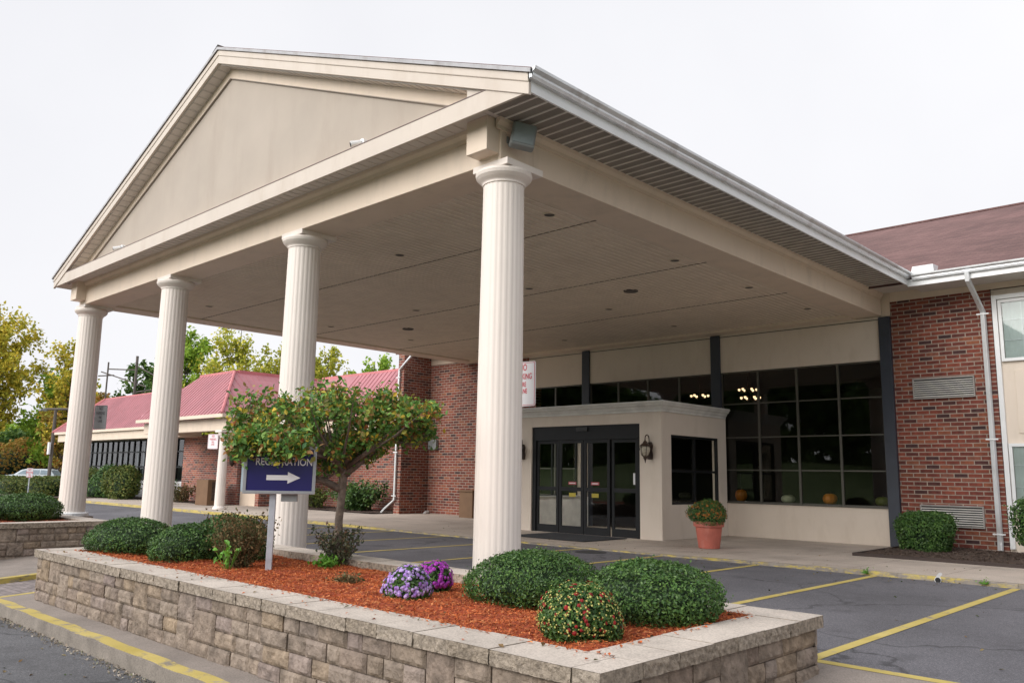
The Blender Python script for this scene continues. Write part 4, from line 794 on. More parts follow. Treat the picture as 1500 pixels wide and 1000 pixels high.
# pumpkins on the sill
def pumpkin(x, y, z, r, h, m, label):
    t = thing('pumpkin', label, 'pumpkin', (x, y, z), 0, 'pumpkins and gourds on the window ledge'); prof = [(r*.25, z+.01)]+[(r*math.cos(a)**.7, z+h/2+h/2*math.sin(a)) for a in fr(-1.25, 1.25, 12)]+[(r*.12, z+h*.93)]
    obj('body', MB().lathe(x, y, prof, 60, lambda t_: 1-.06*(1-abs(math.cos(5*t_)))), m, t, smooth=True); obj('stalk', MB().tube([(x, y, z+h*.9), (x+.01, y, z+h*1.08), (x+.03, y, z+h*1.15)], [.022, .016, .014], 7), m_barkd, t)
pumpkin(-4.28, 14.45, .985, .17, .34, m_pump, 'orange pumpkin on the window ledge nearest the vestibule'); pumpkin(-2.86, 14.45, .985, .19, .22, m_pumpw, 'pale white pumpkin on the window ledge'); pumpkin(-1.68, 14.45, .985, .19, .29, m_pump, 'orange pumpkin in the middle of the window ledge, right of the pale one'); pumpkin(-.32, 14.45, .985, .18, .24, m_pumpg, 'green gourd at the right end of the window ledge')
# lanterns
def lantern(x, y, z, label):
    t = thing('wall_lantern', label, 'lantern', (x, y, z), 0, 'bronze wall lanterns beside the doors'); f = y-.24
    obj('back_plate', MB().prism([(x-.075, y-.002, z-.23), (x+.075, y-.002, z-.23), (x+.095, y-.002, z-.1), (x+.07, y-.002, z), (x+.095, y-.002, z+.12), (x+.05, y-.002, z+.22), (x-.05, y-.002, z+.22), (x-.095, y-.002, z+.12), (x-.07, y-.002, z), (x-.095, y-.002, z-.1)], (0, -.05, 0)), m_lamp, t, bevel=.012)
    arc = [(x, y-.05, z+.12), (x, y-.06, z+.30)]+[(x, (y-.15)+.09*math.cos(a), z+.30+.10*math.sin(a)) for a in fr(0, PI, 8)]+[(x, f, z+.24)]
    obj('scroll_arm', MB().tube(arc, .014, 8), m_lamp, t, smooth=True)
    obj('lamp_body', MB().lathe(x, f, [(.02, z+.25), (.05, z+.22), (.06, z+.19), (.13, z+.13), (.145, z+.11), (.13, z+.10)], 16), m_lamp, t)
    obj('globe', MB().lathe(x, f, [(.115, z+.10), (.135, z+.04), (.13, z-.03), (.09, z-.12), (.05, z-.16)], 16), m_lampg, t, smooth=True)
    mb = MB()
    for k in range(6): a = PI*k/3+.3; mb.tube([(x+.12*math.cos(a), f+.12*math.sin(a), z+.11), (x+.142*math.cos(a), f+.142*math.sin(a), z+.03), (x+.10*math.cos(a), f+.10*math.sin(a), z-.12), (x+.04*math.cos(a), f+.04*math.sin(a), z-.18)], .009, 5)
    mb.tube([(x, f, z-.16), (x, f, z-.21), (x, f, z-.25), (x, f, z-.33)], [.06, .05, .025, .006], 10); obj('cage', mb, m_lamp, t)
lantern(-4.79, VY, 2.31, 'bronze wall lantern right of the doors'); lantern(-9.32, VY, 2.31, 'bronze wall lantern left of the doors, half hidden by the front column')
# door mat, drain, pipe
t = obj('door_mat', MB().hexa([(-7.9, 8.55, .035), (-5.35, 8.55, .035), (-5.35, 10.35, .035), (-7.9, 10.35, .035), (-7.88, 8.57, .05), (-5.37, 8.57, .05), (-5.37, 10.33, .05), (-7.88, 10.33, .05)]), mat('mat_rubber', (.022, .024, .03), .9, bs=200, bst=.6), label='dark rubber mat on the pavement in front of the glass doors', cat='door mat')
obj('drain_cover', MB().lathe(-3.75, 6.75, [(.34, -.01), (.34, .004), (.3, .008), (.05, .008)], 28), mat('iron', (.03, .03, .033), .7, bst=.1), label='round iron drain cover in the drive near the entrance kerb', cat='drain cover')
t = thing('drain_pipe', 'short white drain pipe laid in the pavement, open end at the kerb', 'pipe', (3.04, 7.2, .04)); obj('pipe', MB().tube([(3.07, 7.20, .03), (2.9, 7.9, .028), (2.75, 8.5, -.01)], [.05, .05, .05], 16), m_white, t); obj('pipe_opening', MB().tube([(3.074, 7.19, .03), (3.06, 7.24, .03)], .042, 16), m_black, t)
# downspouts
def downspout(label, pts, w=.075, d=.055, straps=(), loc=None):
    t = thing('downspout', label, 'downspout', pts[-1]); mb = MB()
    pts = [Vector(p) for p in pts]
    mb.tube(pts, w*.72, 4); obj('pipe', mb, m_gutter, t, bevel=.006)
    for i, z in enumerate(straps): x, y = pts[2].x, pts[2].y; obj('strap', B(x-.13, y-.062, z, x+.13, y-.055+.0, z+.035), m_white, t)
    return t
downspout('white downspout on the brick wall left of the curtained windows', [(2.40, 12.88, 6.42), (2.40, 12.9, 6.22), (2.42, 13.92, 5.62), (2.42, 13.92, .3), (2.42, 13.88, .1)], .09, .06, (5.55, 2.6, .45))
downspout('white downspout on the dark brick pier, bent at the top and bottom', [(-17.0, 12.5, 6.25), (-17.1, 12.52, 6.1), (-17.78, 12.53, 5.62), (-17.80, 12.53, .62), (-18.3, 12.45, .25), (-18.42, 12.4, .1)], .07, .055, (5.3, 2.4, .75))
# mulch bed and bushes at right
mulch('mulch_bed', 'dark brown mulch bed along the brick wall at the right edge', .5, 7, 10.45, 13.99, lambda x, y: .09, 5000, m_soil, island('dark_chip', [(.05, .03, .022), (.09, .06, .045), (.13, .10, .08), (.06, .04, .03)], .9), .08)
mb = MB(); mb.box(.44, 10.38, 0, 7, 10.45, .11); mb.box(.44, 10.451, 0, .5, 13.9, .11); struct('bed_edging', mb, mat('edging', (.05, .035, .03), .8))
bush('clipped_bush', 'square clipped green bush against the brick wall by the navy post', (1.2, 12.75, .05), .58, .48, .88, 12000, .055, seed=31, amp=.05, box_=.25, fuzz=.04, tap=.22)
bush('clipped_bush', 'green bush cut off by the right edge of the photo, under the curtained window', (3.75, 12.5, .35), .72, .5, .95, 6000, .06, seed=32, amp=.06, box_=.2, fuzz=.05)
shrub('weed_tuft', 'small green weed growing in the kerb left of the drain pipe', (1.9, 7.26, .03), .045, .08, 10, 60, .03, m_fresh, m_fresh, 41, sig=.03, cat='weed', group='weeds in the kerb joint')
shrub('weed_tuft', 'small green weed growing in the kerb right of the drain pipe', (3.75, 7.26, .03), .04, .09, 10, 50, .03, m_fresh, m_fresh, 42, sig=.03, cat='weed', group='weeds in the kerb joint')
# potted mum
px, py = -2.5, 9.55; t = thing('flower_pot', 'terracotta pot standing on the pavement beside the vestibule', 'flower pot', (px, py, .035))
obj('pot', MB().lathe(px, py, [(.235, .035), (.24, .05), (.30, .50), (.305, .515), (.345, .52), (.355, .64), (.34, .645), (.315, .60), (.05, .58)], 36), m_terra, t)
mum('potted_chrysanthemum', 'round orange flowering chrysanthemum growing in the terracotta pot', (px, py, .57), .43, .54, 6500, 260, m_flowO, .05, 51, cat='flowers')
# boxes on brick wall
t = thing('electrical_box', 'pair of grey metal boxes on the brick wall behind the little tree', 'electrical box', (-17.3, 14.0, 2.6)); obj('cover', B(-17.5, 13.88, 2.58, -17.27, 13.999, 2.96), m_greybox, t, bevel=.01); obj('cover', B(-17.24, 13.86, 2.56, -17.0, 13.999, 2.95), m_greybox, t, bevel=.01)
t = thing('waste_bin', 'square brown bin against the brick wall, left of the front right column', 'bin', (-15.25, 13.6, .03)); obj('bin_body', B(-14.98, 13.3, .03, -14.28, 13.95, 1.0), m_brown, t, bevel=.02); obj('bin_lid', B(-15.02, 13.26, 1.0, -14.24, 13.98, 1.06), m_brown, t, bevel=.01); obj('bin_opening', B(-14.279, 13.45, .6, -14.26, 13.8, .9), m_black, t)
obj('pipe_stub', MB().tube([(-17.45, 13.95, .15), (-17.42, 13.8, .13), (-17.40, 13.72, .08)], .06, 12), m_white, label='short white pipe elbow at the foot of the brick pier', cat='pipe')
# ------------------------------------------------------------------ low wing with red roof
wg = thing('restaurant_wing', 'low brick wing with red ribbed metal roof and small white porch columns', 'building', (-30, 13, 0))
obj('brick_wall', B(-25.5, 14.0, -.1, -17.93, 14.3, 4.2), m_brick2, wg); obj('brick_wall', B(-25.8, 11.2, -.1, -25.501, 16, 4.0), m_brick2, wg)
obj('brick_wall', B(-33.0, 11.2, -.1, -27.5, 11.5, 3.3), m_brick2, wg); obj('brick_wall', B(-49, 11.6, -.1, -48.2, 20, 3.3), m_brick2, wg)
# entrance of the wing
obj('entrance_back', B(-27.49, 11.5, -.05, -25.81, 11.6, 3.3), m_dark, wg); dr = obj('door', MB().box(-27.45, 11.38, .05, -26.0, 11.44, 2.75), mat('pale_blue_door', (.45, .56, .64), .4, bst=0), wg); obj('door_rail', B(-27.4, 11.36, .05, -26.05, 11.379, .7), m_trim, dr, local=True)
obj('door_lantern', MB().lathe(-27.75, 11.05, [(.03, 1.8), (.12, 1.95), (.14, 2.2), (.10, 2.4), (.03, 2.5)], 10), m_lamp, wg)
# window band
obj('knee_wall', B(-48.2, 11.2, -.1, -33.001, 11.45, 1.04), m_signw, wg)
mg_ = m_glass
for i in range(5):
    x0 = -48.2+i*3.04; x1 = x0+3.04; mb = MB()
    for k in range(5): xx = x0+3.04*k/4; mb.box(max(x0+.002, xx-.035), 11.2, 1.05, min(x1-.002, xx+.035), 11.3, 3.2)
    for z in (1.06, 1.72, 2.5, 3.12): mb.box(x0+.035, 11.21, z, x1-.035, 11.28, z+.07)
    w_ = obj('window', mb, m_dark, wg); obj('window_glass', MB().add([(x0, 11.25, 1.05), (x1, 11.25, 1.05), (x1, 11.25, 3.2), (x0, 11.25, 3.2)], [(0, 1, 2, 3)]), m_glassw, w_, local=True)
    mb = MB()
    for k in (0, 1, 3) if i % 2 else (2, 1): xx = x0+3.04*k/4; mb.box(xx+.18, 11.36, 1.05, xx+random.uniform(.34, .55), 11.38, 3.2)
    obj('curtain', mb, mat('grey_curtain', (.12, .135, .15), .9), w_, local=True)
obj('interior_back', B(-48.2, 12.2, 0, -33, 12.3, 3.3), m_black, wg); obj('lintel', B(-34.6, 11.1, 3.2, -32.7, 11.199, 3.42), m_trim, wg)
# fascias
obj('porch_beam', B(-31.6, 8.55, 3.22, -23.75, 8.95, 3.72), m_trim, wg); obj('porch_beam', B(-24.15, 8.951, 3.22, -23.75, 12.8, 3.72), m_trim, wg); obj('porch_beam', B(-31.6, 8.951, 3.22, -31.2, 11.2, 3.72), m_trim, wg)
obj('porch_ceiling', B(-31.2, 8.96, 3.5, -24.16, 13.9, 3.55), m_vinyl, wg)
obj('fascia', B(-48.4, 10.3, 3.2, -31.61, 10.5, 3.66), m_trim, wg); obj('soffit', B(-48.4, 10.51, 3.2, -31.61, 11.6, 3.25), m_trim, wg)
obj('fascia', B(-23.74, 12.9, 3.3, -17.93, 13.1, 3.8), m_trim, wg)
obj('gutter_trim', MB().box(-31.75, 8.2, 3.72, -23.55, 8.32, 3.86), m_trim, wg); obj('gutter_trim', MB().box(-23.55, 8.2, 3.72, -23.43, 12.8, 3.86), m_trim, wg); obj('gutter_trim', MB().box(-48.7, 10.15, 3.64, -31.76, 10.27, 3.78), m_trim, wg)
def ribbed(name, quad, n, m, par, rib=.035):     # quad: eave a,b / ridge c,d (a-d and b-c are slope lines)
    a, b, c, d = [Vector(p) for p in quad]; nn = (b-a).cross(d-a).normalized(); nn = nn if nn.z > 0 else -nn; mb = MB()
    mb.add([a, b, c, d, a-nn*.06, b-nn*.06, c-nn*.06, d-nn*.06], [(0, 1, 2, 3), (7, 6, 5, 4), (0, 4, 5, 1), (2, 6, 7, 3), (1, 5, 6, 2), (3, 7, 4, 0)])
    p = obj(name, mb, m, par); mb = MB(); L = (b-a).length; u = (b-a)/L; dr = (d-a)-u*(d-a).dot(u)
    sa = (d-a).dot(u); sb = (c-b).dot(u); H = dr.length; x = .2
    while x < L-.05:
        f = 1.
        if sa > 0 and x < sa: f = x/sa
        if sb < 0 and x > L+sb: f = min(f, (L-x)/(-sb))
        s = a+u*x; e = s+dr*f; q = u*rib*.5
        mb.hexa([s-q, s+q, e+q, e-q, s-q+nn*.022, s+q+nn*.022, e+q+nn*.022, e-q+nn*.022]); x += .30
    obj('roof_ribs', mb, m, p, local=True); return p
ribbed('roof', [(-31.8, 8.2, 3.86), (-23.5, 8.2, 3.86), (-26.3, 10.1, 5.9), (-29.6, 10.1, 5.9)], 0, m_roofred, wg)
ribbed('roof', [(-23.5, 8.2, 3.86), (-23.5, 12.9, 3.86), (-26.3, 14.8, 5.95), (-26.3, 10.1, 5.9)], 0, m_roofred, wg)
ribbed('roof', [(-23.5, 12.8, 3.86), (-17.93, 12.8, 3.86), (-17.93, 14.6, 6.0), (-26.3, 14.6, 6.0)], 0, m_roofred, wg)
p = ribbed('roof', [(-49, 10.15, 3.78), (-28.5, 10.15, 3.78), (-28.5, 12.3, 5.9), (-46.8, 12.3, 5.9)], 0, m_roofred, wg)
obj('hip_cap', MB().tube([(-23.5, 8.2, 3.88), (-26.3, 10.1, 5.92)], .06, 6), m_roofhip, wg); obj('hip_cap', MB().tube([(-49, 10.15, 3.8), (-46.8, 12.3, 5.93)], .08, 6), m_roofhip, wg)
mb = MB(); mb.box(-29.6, 10.1, 5.82, -26.3, 10.3, 6.0); mb.box(-26.45, 10.301, 5.82, -26.25, 14.6, 6.02); mb.box(-26.24, 14.6, 5.94, -17.93, 14.8, 6.1); mb.box(-46.9, 12.3, 5.82, -26.46, 12.5, 5.98); obj('ridge_cap', mb, m_roofhip, wg)
obj('flat_roof', B(-46.8, 12.56, 5.6, -26.51, 24, 5.75), m_gutter, wg); obj('flat_roof', B(-26.5, 14.86, 5.6, -17.93, 24, 5.8), m_gutter, wg)
obj('side_soffit', MB().add([(-31.8, 8.2, 3.855), (-31.8, 10.4, 3.855), (-29.6, 10.4, 5.895), (-29.6, 10.1, 5.895)], [(0, 1, 2, 3)]), m_roofred, wg)
for x, lb in ((-23.96, None), (-29.7, None)):
    column_parts(wg, x, 8.62, .09, 3.22, .20, .165, True, True, m_col, .27, 18)
t = thing('roof_vent_unit', 'grey vent unit on the flat roof of the low wing', 'roof vent', (-42.5, 14, 5.75)); obj('vent_housing', B(-43.1, 13.6, 5.75, -42.3, 14.4, 6.35), m_greybox, t, bevel=.05); obj('vent_pipe', MB().tube([(-42.0, 14, 5.75), (-42.0, 14, 6.6)], .08, 8), m_gutter, t)
# mulch strips by the wing + plants
mulch('mulch_bed', 'dark mulch strip with shrubs in front of the low wing brick wall', -25.3, -18.0, 11.6, 13.98, lambda x, y: .12, 1500, m_soil, m_soil, .08)
mulch('mulch_bed', 'dark mulch strip in front of the low wing windows', -50, -28.6, 10.4, 11.18, lambda x, y: .13, 1500, m_soil, m_soil, .08)
bush('green_bush', 'large yellow green bush below the wing windows, next to the second column from the left', (-36.6, 9.8, .1), 1.1, .8, 1.65, 3500, .14, m_hedge, seed=61, amp=.15, fuzz=.08, group='bushes below the wing windows')
bush('green_bush', 'dark green bush below the wing windows, middle of the clump', (-38.9, 9.9, .1), 1.2, .8, 1.5, 3000, .14, m_box, seed=62, amp=.15, fuzz=.08, group='bushes below the wing windows')
bush('green_bush', 'leftmost leafy bush of the clump below the wing windows', (-41.2, 9.9, .1), 1.0, .7, 1.4, 2500, .14, m_hedge, seed=63, amp=.15, fuzz=.08, group='bushes below the wing windows')
bush('green_bush', 'small round dark bush near the white end wall of the wing', (-45.0, 9.8, .1), .9, .7, .8, 1500, .14, m_box, seed=64, amp=.05, group='bushes below the wing windows')
shrub('leafy_shrub', 'dark leafy shrub below the window right of the second fluted column', (-33.4, 10.6, .12), 1.0, .5, 30, 900, .13, m_box, m_barkd, 65, sig=.1)
shrub('leafy_shrub', 'brownish low shrub in front of the wing brick wall, left of the brown box', (-31.3, 10.4, .12), .75, .8, 40, 900, .12, m_dry, m_barkd, 66, sig=.1)
shrub('leafy_shrub', 'green shrub against the brick wall behind the tree trunk', (-20.4, 12.7, .12), 1.0, 1.25, 60, 2800, .14, m_box, m_barkd, 67, sig=.12)
shrub('leafy_shrub', 'small pale green shrub left of the tree trunk by the brick wall', (-23.0, 12.5, .12), .8, .6, 30, 700, .12, m_hedge, m_barkd, 68, sig=.1)
t = thing('waste_bin', 'tall brown wooden bin beside the small porch column of the wing', 'bin', (-27.9, 10.2, .09)); obj('bin_body', B(-28.5, 9.8, .09, -27.4, 10.6, 1.2), m_brown, t, bevel=.02); obj('bin_opening', B(-27.399, 10.0, .3, -27.38, 10.5, 1.1), m_soil, t)
# ------------------------------------------------------------------ no parking signs
def sign(name, label, loc, rz, w, h, plate, ink, lines, pole=None, sw_=.66, brk=None):
    t = thing(name, label, 'sign', loc, rz, 'no parking fire lane signs'); r = .035
    P = []
    for cx_, cz_, a0 in ((w/2-r, h/2-r, 0), (-w/2+r, h/2-r, PI/2), (-w/2+r, -h/2+r, PI), (w/2-r, -h/2+r, 1.5*PI)): P += [(cx_+r*math.cos(a0+a), 0, cz_+r*math.sin(a0+a)) for a in fr(0, PI/2, 4)]
    pl = obj('plate', MB().prism(P, (0, .006, 0)), plate, t, local=True)
    b = MB(); e = .014; th = .006
    for q in ((-w/2+e, h/2-e-th, w/2-e, h/2-e), (-w/2+e, -h/2+e, w/2-e, -h/2+e+th), (-w/2+e, -h/2+e+th, -w/2+e+th, h/2-e-th), (w/2-e-th, -h/2+e+th, w/2-e, h/2-e-th)): b.box(q[0], -.003, q[1], q[2], -.0005, q[3])
    obj('border', b, ink, pl, local=True); tx = MB(); z = h/2-.085
    for s_, sz in lines:
        q = text_mb(s_, sz, .004, sw_); tx.add([(x, y, zz+z) for x, y, zz in q.v], q.f); z -= sz*.98
    obj('lettering', tx, ink, pl, local=True)
    if pole: obj('post', MB().tube([(0, .035, h/2-.05), (0, .035, -pole)], .028, 8), m_postp, t, local=True)
    if brk: obj('bracket', B(-w/2*.4, .0065, -.02, w/2*.4, .0065+brk, .02), m_alum, t, local=True)
    return t
L4 = [('NO', .13), ('PARKING', .115), ('FIRE', .095), ('LANE', .095)]
sign('no_parking_sign', 'white no parking sign with red letters fixed behind the front right column', (-.30, .80, 2.87), math.radians(4), .44, .63, m_signw, m_signr, L4, brk=None)
sign('no_parking_sign', 'faded grey no parking sign with dark letters fixed behind the leftmost fluted column', (-15.3, .62, 2.93), math.radians(20), .46, .63, m_signd, m_signk, L4)
sign('no_parking_sign', 'small pale pink no parking sign beside the small porch column', (-24.55, 8.45, 2.77), math.radians(25), .5, .60, m_signw, m_signr, L4)
sign('no_parking_sign', 'white no parking sign on a thin green post by the far hedge', (-37.4, 5.65, 1.35), math.radians(50), .30, .45, m_signw, m_signr, L4, pole=1.3)
# ------------------------------------------------------------------ far left: hedge island, car, street lamp, trees
struct('hedge_island', MB().box(-75, 6.1, -.1, -38.2, 9.8, .13), m_soil); struct('hedge_island_kerb', MB().box(-75, 5.9, -.1, -38.0, 6.09, .16), m_conc); struct('far_car_park', MB().add([(-200, 9.9, .005), (-50.2, 9.9, .005), (-50.2, 90, .005), (-200, 90, .005)], [(0, 1, 2, 3)]), m_asph2)
struct('grass_verge', MB().add([(-220, 22, .05), (-75, 22, .05), (-75, 120, 3.5), (-220, 120, 3.5)], [(0, 1, 2, 3)]), m_grass)
hg = [(-42.3, 8.1, 2.2, 'yellow green clipped hedge at the right end of the far hedge row'), (-47.5, 8.1, 2.6, 'clipped hedge in the middle of the far hedge row'), (-53.5, 8.1, 2.9, 'clipped hedge at the left end of the far hedge row, cut by the photo edge')]
for i, (x, y, r, lb) in enumerate(hg): bush('hedge', lb, (x, y, .1), r, 1.2, 1.0, 5000, .12, m_hedge, seed=70+i, amp=.05, box_=.35, fuzz=.04, cat='hedge', group='hedges on the far kerb island')
def car():
    t = thing('parked_car', 'white estate car parked beyond the far hedge', 'car', (-71.2, 15.9, .06), math.radians(45+180+4)); w = .86
    prof = [(-2.2, .35), (-2.25, .7), (-2.1, .95), (-1.75, 1.38), (-1.3, 1.46), (.2, 1.44), (.55, 1.36), (1.1, .98), (1.95, .86), (2.2, .70), (2.25, .38)]
    body = [(x, z) for x, z in prof]; mb = MB(); n = len(body); vs = []
    for s, sc in ((-1, 1), (-.8, 1.0), (.8, 1.0), (1, 1)):
        for x, z in body: ww = w*s*(1-.16*max(0, (z-.9)/.56)) ; vs.append((x*(1 if abs(s) < .9 else .985), ww, z-(0 if abs(s) < .9 else .03*(z > .9))))
    fs = [(r*n+i, r*n+(i+1) % n, (r+1)*n+(i+1) % n, (r+1)*n+i) for r in range(3) for i in range(n)]+[tuple(range(n)), tuple(range(3*n, 4*n))[::-1]]
    obj('body', mb.add(vs, fs), m_carw, t, local=True, bevel=.03)
    for s in (-1, 1):
        g = MB(); q = lambda x, z: (x, s*(w*(1-.16*max(0, (z-.9)/.56))+.012), z)
        for a in ([(-1.95, 1.0), (-1.66, 1.34), (-1.0, 1.37), (-1.0, 1.0)], [(-.92, 1.0), (-.92, 1.37), (-.05, 1.37), (-.05, 1.0)], [(.03, 1.0), (.03, 1.37), (.4, 1.31), (.85, 1.0)]): k = len(g.v); g.add([q(*p) for p in a], [(0, 1, 2, 3)])
        obj('side_window', g, m_carg, t, local=True)
        for x in (-1.4, 1.4): wh = obj('wheel', MB().tube([(x, s*.70, .31), (x, s*.88, .31)], .31, 20), m_tyre, t, local=True); obj('rim', MB().tube([(x, s*.881, .31), (x, s*.89, .31)], .18, 14), m_alum, wh, local=True)
    obj('windscreen', MB().add([(.62, -.62, 1.36), (.62, .62, 1.36), (1.13, .70, .99), (1.13, -.70, .99)], [(0, 1, 2, 3)]), m_carg, t, local=True)
    obj('rear_window', MB().add([(-1.80, -.60, 1.35), (-1.80, .60, 1.35), (-2.10, .68, .98), (-2.10, -.68, .98)], [(3, 2, 1, 0)]), m_carg, t, local=True)
    for s in (-1, 1): obj('headlight', B(2.15, s*.55-.14, .62, 2.235, s*.55+.14, .74), m_lampg, t, local=True); obj('tail_light', B(-2.235, s*.6-.1, .68, -2.17, s*.6+.1, .9), m_signr, t, local=True)
car()
t = thing('street_lamp', 'wooden street lamp pole with crossarm standing before the trees on the left', 'street lamp', (-60.4, 13.8, 0)); obj('pole', MB().tube([(-60.4, 13.8, 0), (-60.4, 13.8, 6.0)], [.14, .11], 8), m_pole, t); obj('crossarm', MB().tube([(-61.0, 13.2, 5.98), (-58.6, 15.4, 6.02)], .09, 6), m_pole, t)
obj('lamp_head', B(-61.4, 12.9, 5.85, -60.8, 13.4, 6.0), m_greybox, t); obj('notice_board', MB().box(-60.45, 13.5, 2.6, -60.1, 13.62, 3.5), m_signw, t)
t = thing('utility_frame', 'grey steel pole frame with cross bars rising behind the red roof', 'utility pole', (-52.5, 16, 0))
mb = MB()
for x, y, h in ((-54.2, 15, 9.2), (-52.2, 16.2, 9.6)): mb.tube([(x, y, 0), (x, y, h)], .06 if x < -53 else .10, 8)
obj('pole', mb, m_pole, t); mb = MB()
for a, b_ in (((-54.6, 14.7, 8.5), (-51.5, 16.7, 7.4)), ((-54.2, 15, 8.7), (-52.2, 16.2, 8.6)), ((-52.2, 16.2, 8.9), (-49.3, 18.2, 7.2)), ((-52.2, 16.2, 7.0), (-49.5, 18.4, 7.5)), ((-54.8, 14.6, 8.2), (-53.8, 15.3, 8.25))): mb.tube([a, b_], .045, 6)
obj('cross_bars', mb, m_pole, t)
# trees
def tree(label, x, y, h, w, m, n, seed, size=.34, z0=0, trunk=.28, low=.25, name='tree', group='trees behind the low wing', dens=26, air=.35):
    r = random.Random(seed); t = thing(name, label, 'tree', (x, y, z0), 0, group); mb = MB(); C = []; R_ = []
    top = Vector((x+r.uniform(-.5, .5), y+r.uniform(-.5, .5), z0+h*.95)); base = Vector((x, y, z0-.3))
    tr = [base, base.lerp(top, .3)+Vector((.15, 0, 0)), base.lerp(top, .6)-Vector((.2, 0, 0)), top]; mb.tube(tr, [trunk, trunk*.75, trunk*.4, trunk*.08], 8)
    K = dens*4; zc = z0+h*(low+1)/2; hz = h*(1-low)/2
    while len(C) < K:
        d = Vector((r.gauss(0, 1), r.gauss(0, 1), r.gauss(0, 1))).normalized()*(r.random()**.38)
        g = math.sin(d.x*5+seed)*math.sin(d.y*4.3+seed*2)*math.sin(d.z*5.1+seed*3)
        if g < -.25: continue
        k = 1-.32*max(0, d.z)**2-(.25*max(0, -d.z)); C.append(Vector((x+d.x*w*.5*k, y+d.y*w*.5*k, zc+d.z*hz))); R_.append(w*r.uniform(.045, .11))
    for c in C[:dens*2]:
        f = max(.15, min(.92, (c.z-z0)/h-.16)); s = base.lerp(top, f); m_ = s.lerp(c, .5)+Vector((0, 0, -.03*h*r.random())); mb.tube([s, m_, c], [trunk*.28*(1.1-f), trunk*.15*(1.1-f), .015], 5, False)
        for q in (.55, .8): C.append(s.lerp(c, q)); R_.append(w*.05)
    obj('trunk', mb, m_barkd, t); T = np.array([tuple(p) for p in C]); R = np.array(R_); i = rng.integers(0, len(T), n)
    P = T[i]+sph(n)*(R[i]*rng.uniform(.2, 1.15, n))[:, None]*np.array([1, 1, 1.25]); P = P[P[:, 2] > z0+.2]
    V, F = leaves(P, np.tile([0, -.2, .5], (len(P), 1)), size, 1., .7, .1); obj('crown', MB().arr(V, F), m, t); return t
def woods(name, label, X0, Y0, X1, Y1, dep, h, n, m, size, seed):
    u = rng.random(n); v = rng.random(n)*dep; L = math.hypot(X1-X0, Y1-Y0); nx, ny = -(Y1-Y0)/L, (X1-X0)/L
    prof = h*(.72+.16*np.sin(u*L/6.1+seed)+.10*np.sin(u*L/2.7+seed*2)+.06*np.sin(u*L/1.1)); z = prof*rng.random(n)**.75
    P = np.stack([X0+(X1-X0)*u+nx*v, Y0+(Y1-Y0)*u+ny*v, z+.2], 1)+rng.normal(0, .25, (n, 3)); V, F = leaves(P, np.tile([0, -.3, .4], (n, 1)), size, 1., .7, .1)
    return obj(name, MB().arr(V, F), m, kind='stuff', label=label, cat='woods')
woods('far_woods', 'dense mixed green woods closing the view behind the low wing and car park', -102, 12, -46, 58, 9, 9.5, 42000, m_tB, .6, 3)
woods('far_woods', 'dark green undergrowth along the foot of the far woods', -98, 13, -44, 55, 5, 6.0, 22000, m_tD, .6, 5)
tree('tall airy olive yellow tree at the left edge of the photo', -83, 14.6, 18.0, 10, m_tA, 15000, 1, .33, trunk=.4, low=.24, dens=30)
tree('thin yellowing tree just right of the tall airy tree', -76, 19.5, 14.5, 6, m_tA, 4500, 2, .32, trunk=.25)
tree('dark green tree mass low at the left edge', -84, 13, 10.5, 9, m_tD, 7000, 3, .42, low=.08)
tree('green tree behind the street lamp pole', -79, 20.5, 11, 8, m_tB, 6500, 4, .42, low=.08)
tree('rusty orange green tree left of the leftmost column', -76, 21, 9.6, 7, m_tE, 8000, 5, .33, low=.08)
tree('dark conifer like tree behind the steel pole frame', -68, 24, 12.2, 7, m_tD, 6500, 6, .40, low=.1)
tree('light green tree behind the red roof, left of the second column', -66, 26.5, 14.8, 7, m_tB, 11000, 7, .32, low=.1)
tree('tall yellow green tree right of the second column', -63, 29.5, 15.6, 8.5, m_tC, 13000, 8, .30, low=.15, trunk=.3)
tree('golden tree above the hip of the red roof', -62, 34.5, 14.8, 7, m_tC, 11000, 9, .30, low=.15)
tree('short gold green tree left of the third column', -60, 37.5, 13.5, 6, m_tC, 7000, 10, .30, low=.15)
tree('pale green tree behind the roof, right of the third column', -56, 40, 12.9, 7, m_tB, 7000, 11, .36, low=.1)
tree('thin green tree nearest the brick pier above the roof', -51.5, 42, 12.2, 6.5, m_tB, 5000, 12, .36, low=.1)
for i, (x, y, w, h, m, lb) in enumerate([(-88, 20, 6, 4.2, m_tE, 'orange tinged shrub at the left edge above the parked car'), (-81, 24.5, 7, 4.8, m_tE, 'wide russet green shrub behind the parked car'), (-74, 25.5, 6, 5.2, m_tB, 'green shrub right of the street lamp pole'), (-69, 26, 5, 4.5, m_tB, 'green shrub beside the wing, partly behind the leftmost column')]):
    bush('shrub', lb, (x, y, .3), w/2, w/2, h, 3000, .34, m, seed=90+i, amp=.15, fuzz=.08, cat='shrub', group='shrubs behind the far car park')
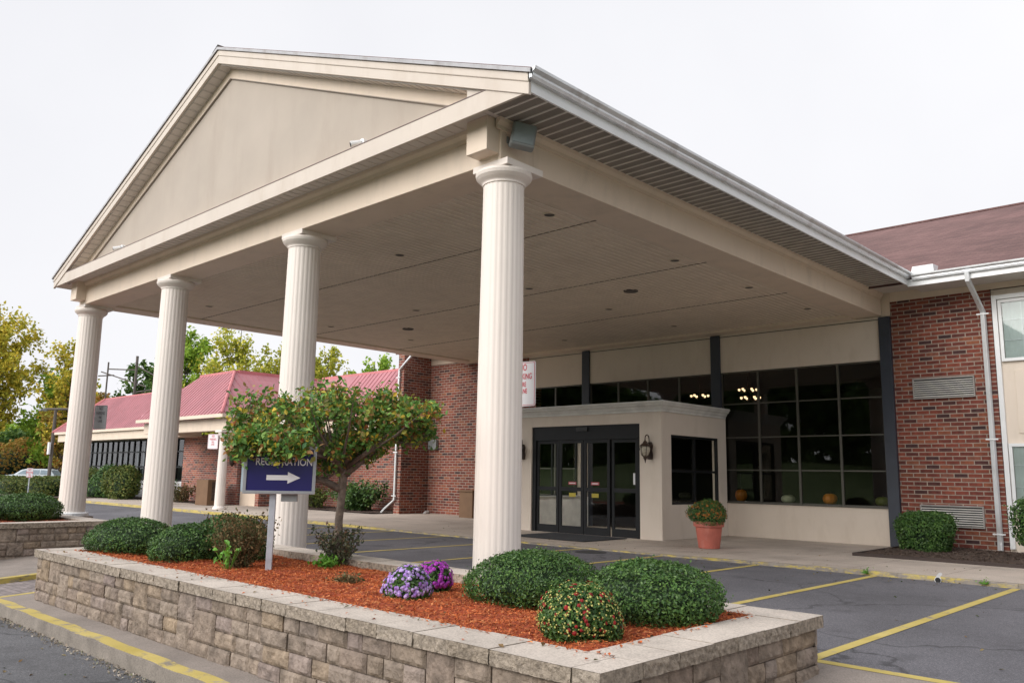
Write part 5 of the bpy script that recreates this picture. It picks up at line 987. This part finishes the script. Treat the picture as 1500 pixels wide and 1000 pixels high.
# trees behind the camera, seen mirrored in the glass
woods('bank_woods', 'dark woods on the grass bank across the front road, seen only as reflections', 70, -74, -110, -74, 6, 24, 36000, m_tD, 1.7, 8)
pr_ = tree('leafy tree on the grass bank across the front road', -24, -62, 15, 14, m_tD, 6000, 20, .6, z0=2.8, low=.05, group='trees across the front road, seen only as reflections')
for x, y, z, lb in ((-48, -66, 3, 'leafy tree across the front road, far left in the reflection'), (-35, -61, 2.8, 'leafy tree across the front road, second from the left in the reflection'), (-12, -63, 2.8, 'leafy tree across the front road, left of centre in the reflection'), (0, -61, 2.7, 'leafy tree across the front road, in the middle of the reflection'), (12, -64, 2.9, 'leafy tree across the front road, right of centre in the reflection'), (25, -62, 2.8, 'leafy tree across the front road, second from the right in the reflection'), (38, -66, 3, 'leafy tree across the front road, far right in the reflection')):
    c = copy_tree(pr_); c.location = (x, y, z); c['label'] = lb; c.rotation_euler = (0, 0, x)

# fallen leaves
def litter(name, label, spots, m, size):
    P = []
    for (x0, x1, y0, y1, z, n) in spots: P += [(rng.uniform(x0, x1), rng.uniform(y0, y1), 0) for _ in range(n)]; P[-n:] = [(x, y, z(x, y)+.006) for x, y, _ in P[-n:]]
    P = np.array(P); V, F = leaves(P, np.tile([0, 0, 1.], (len(P), 1)), size, .25, .6, .12); obj(name, MB().arr(V, F), m, kind='stuff', label=label, cat='fallen leaves')
litter('fallen_leaves', 'scattered small dry leaves on the mulch, the planter cap and the pavement', [(-5, 4, -3.2, -1, lambda x, y: .435, 90), (-5.5, 4.4, -3.62, -3.25, lambda x, y: .453, 22), (-9, 8, .3, 7.2, lambda x, y: 0, 70), (-12, 5, 7.5, 10, sw, 60), (-2, 4, 6.6, 7.28, lambda x, y: 0, 60), (-6, 6, -5.2, -4.1, lambda x, y: gz(x, -4)-.15, 60)], m_dry, .045)
litter('spilled_mulch', 'stray red mulch chips spilled along the inner edge of the planter cap', [(-5.2, 4.3, -3.30, -3.19, lambda x, y: .452, 260), (4.0, 4.12, -3.2, -1, lambda x, y: .452, 60), (-5.4, 4.3, -3.6, -3.3, lambda x, y: .452, 40)], m_mulch, .035)
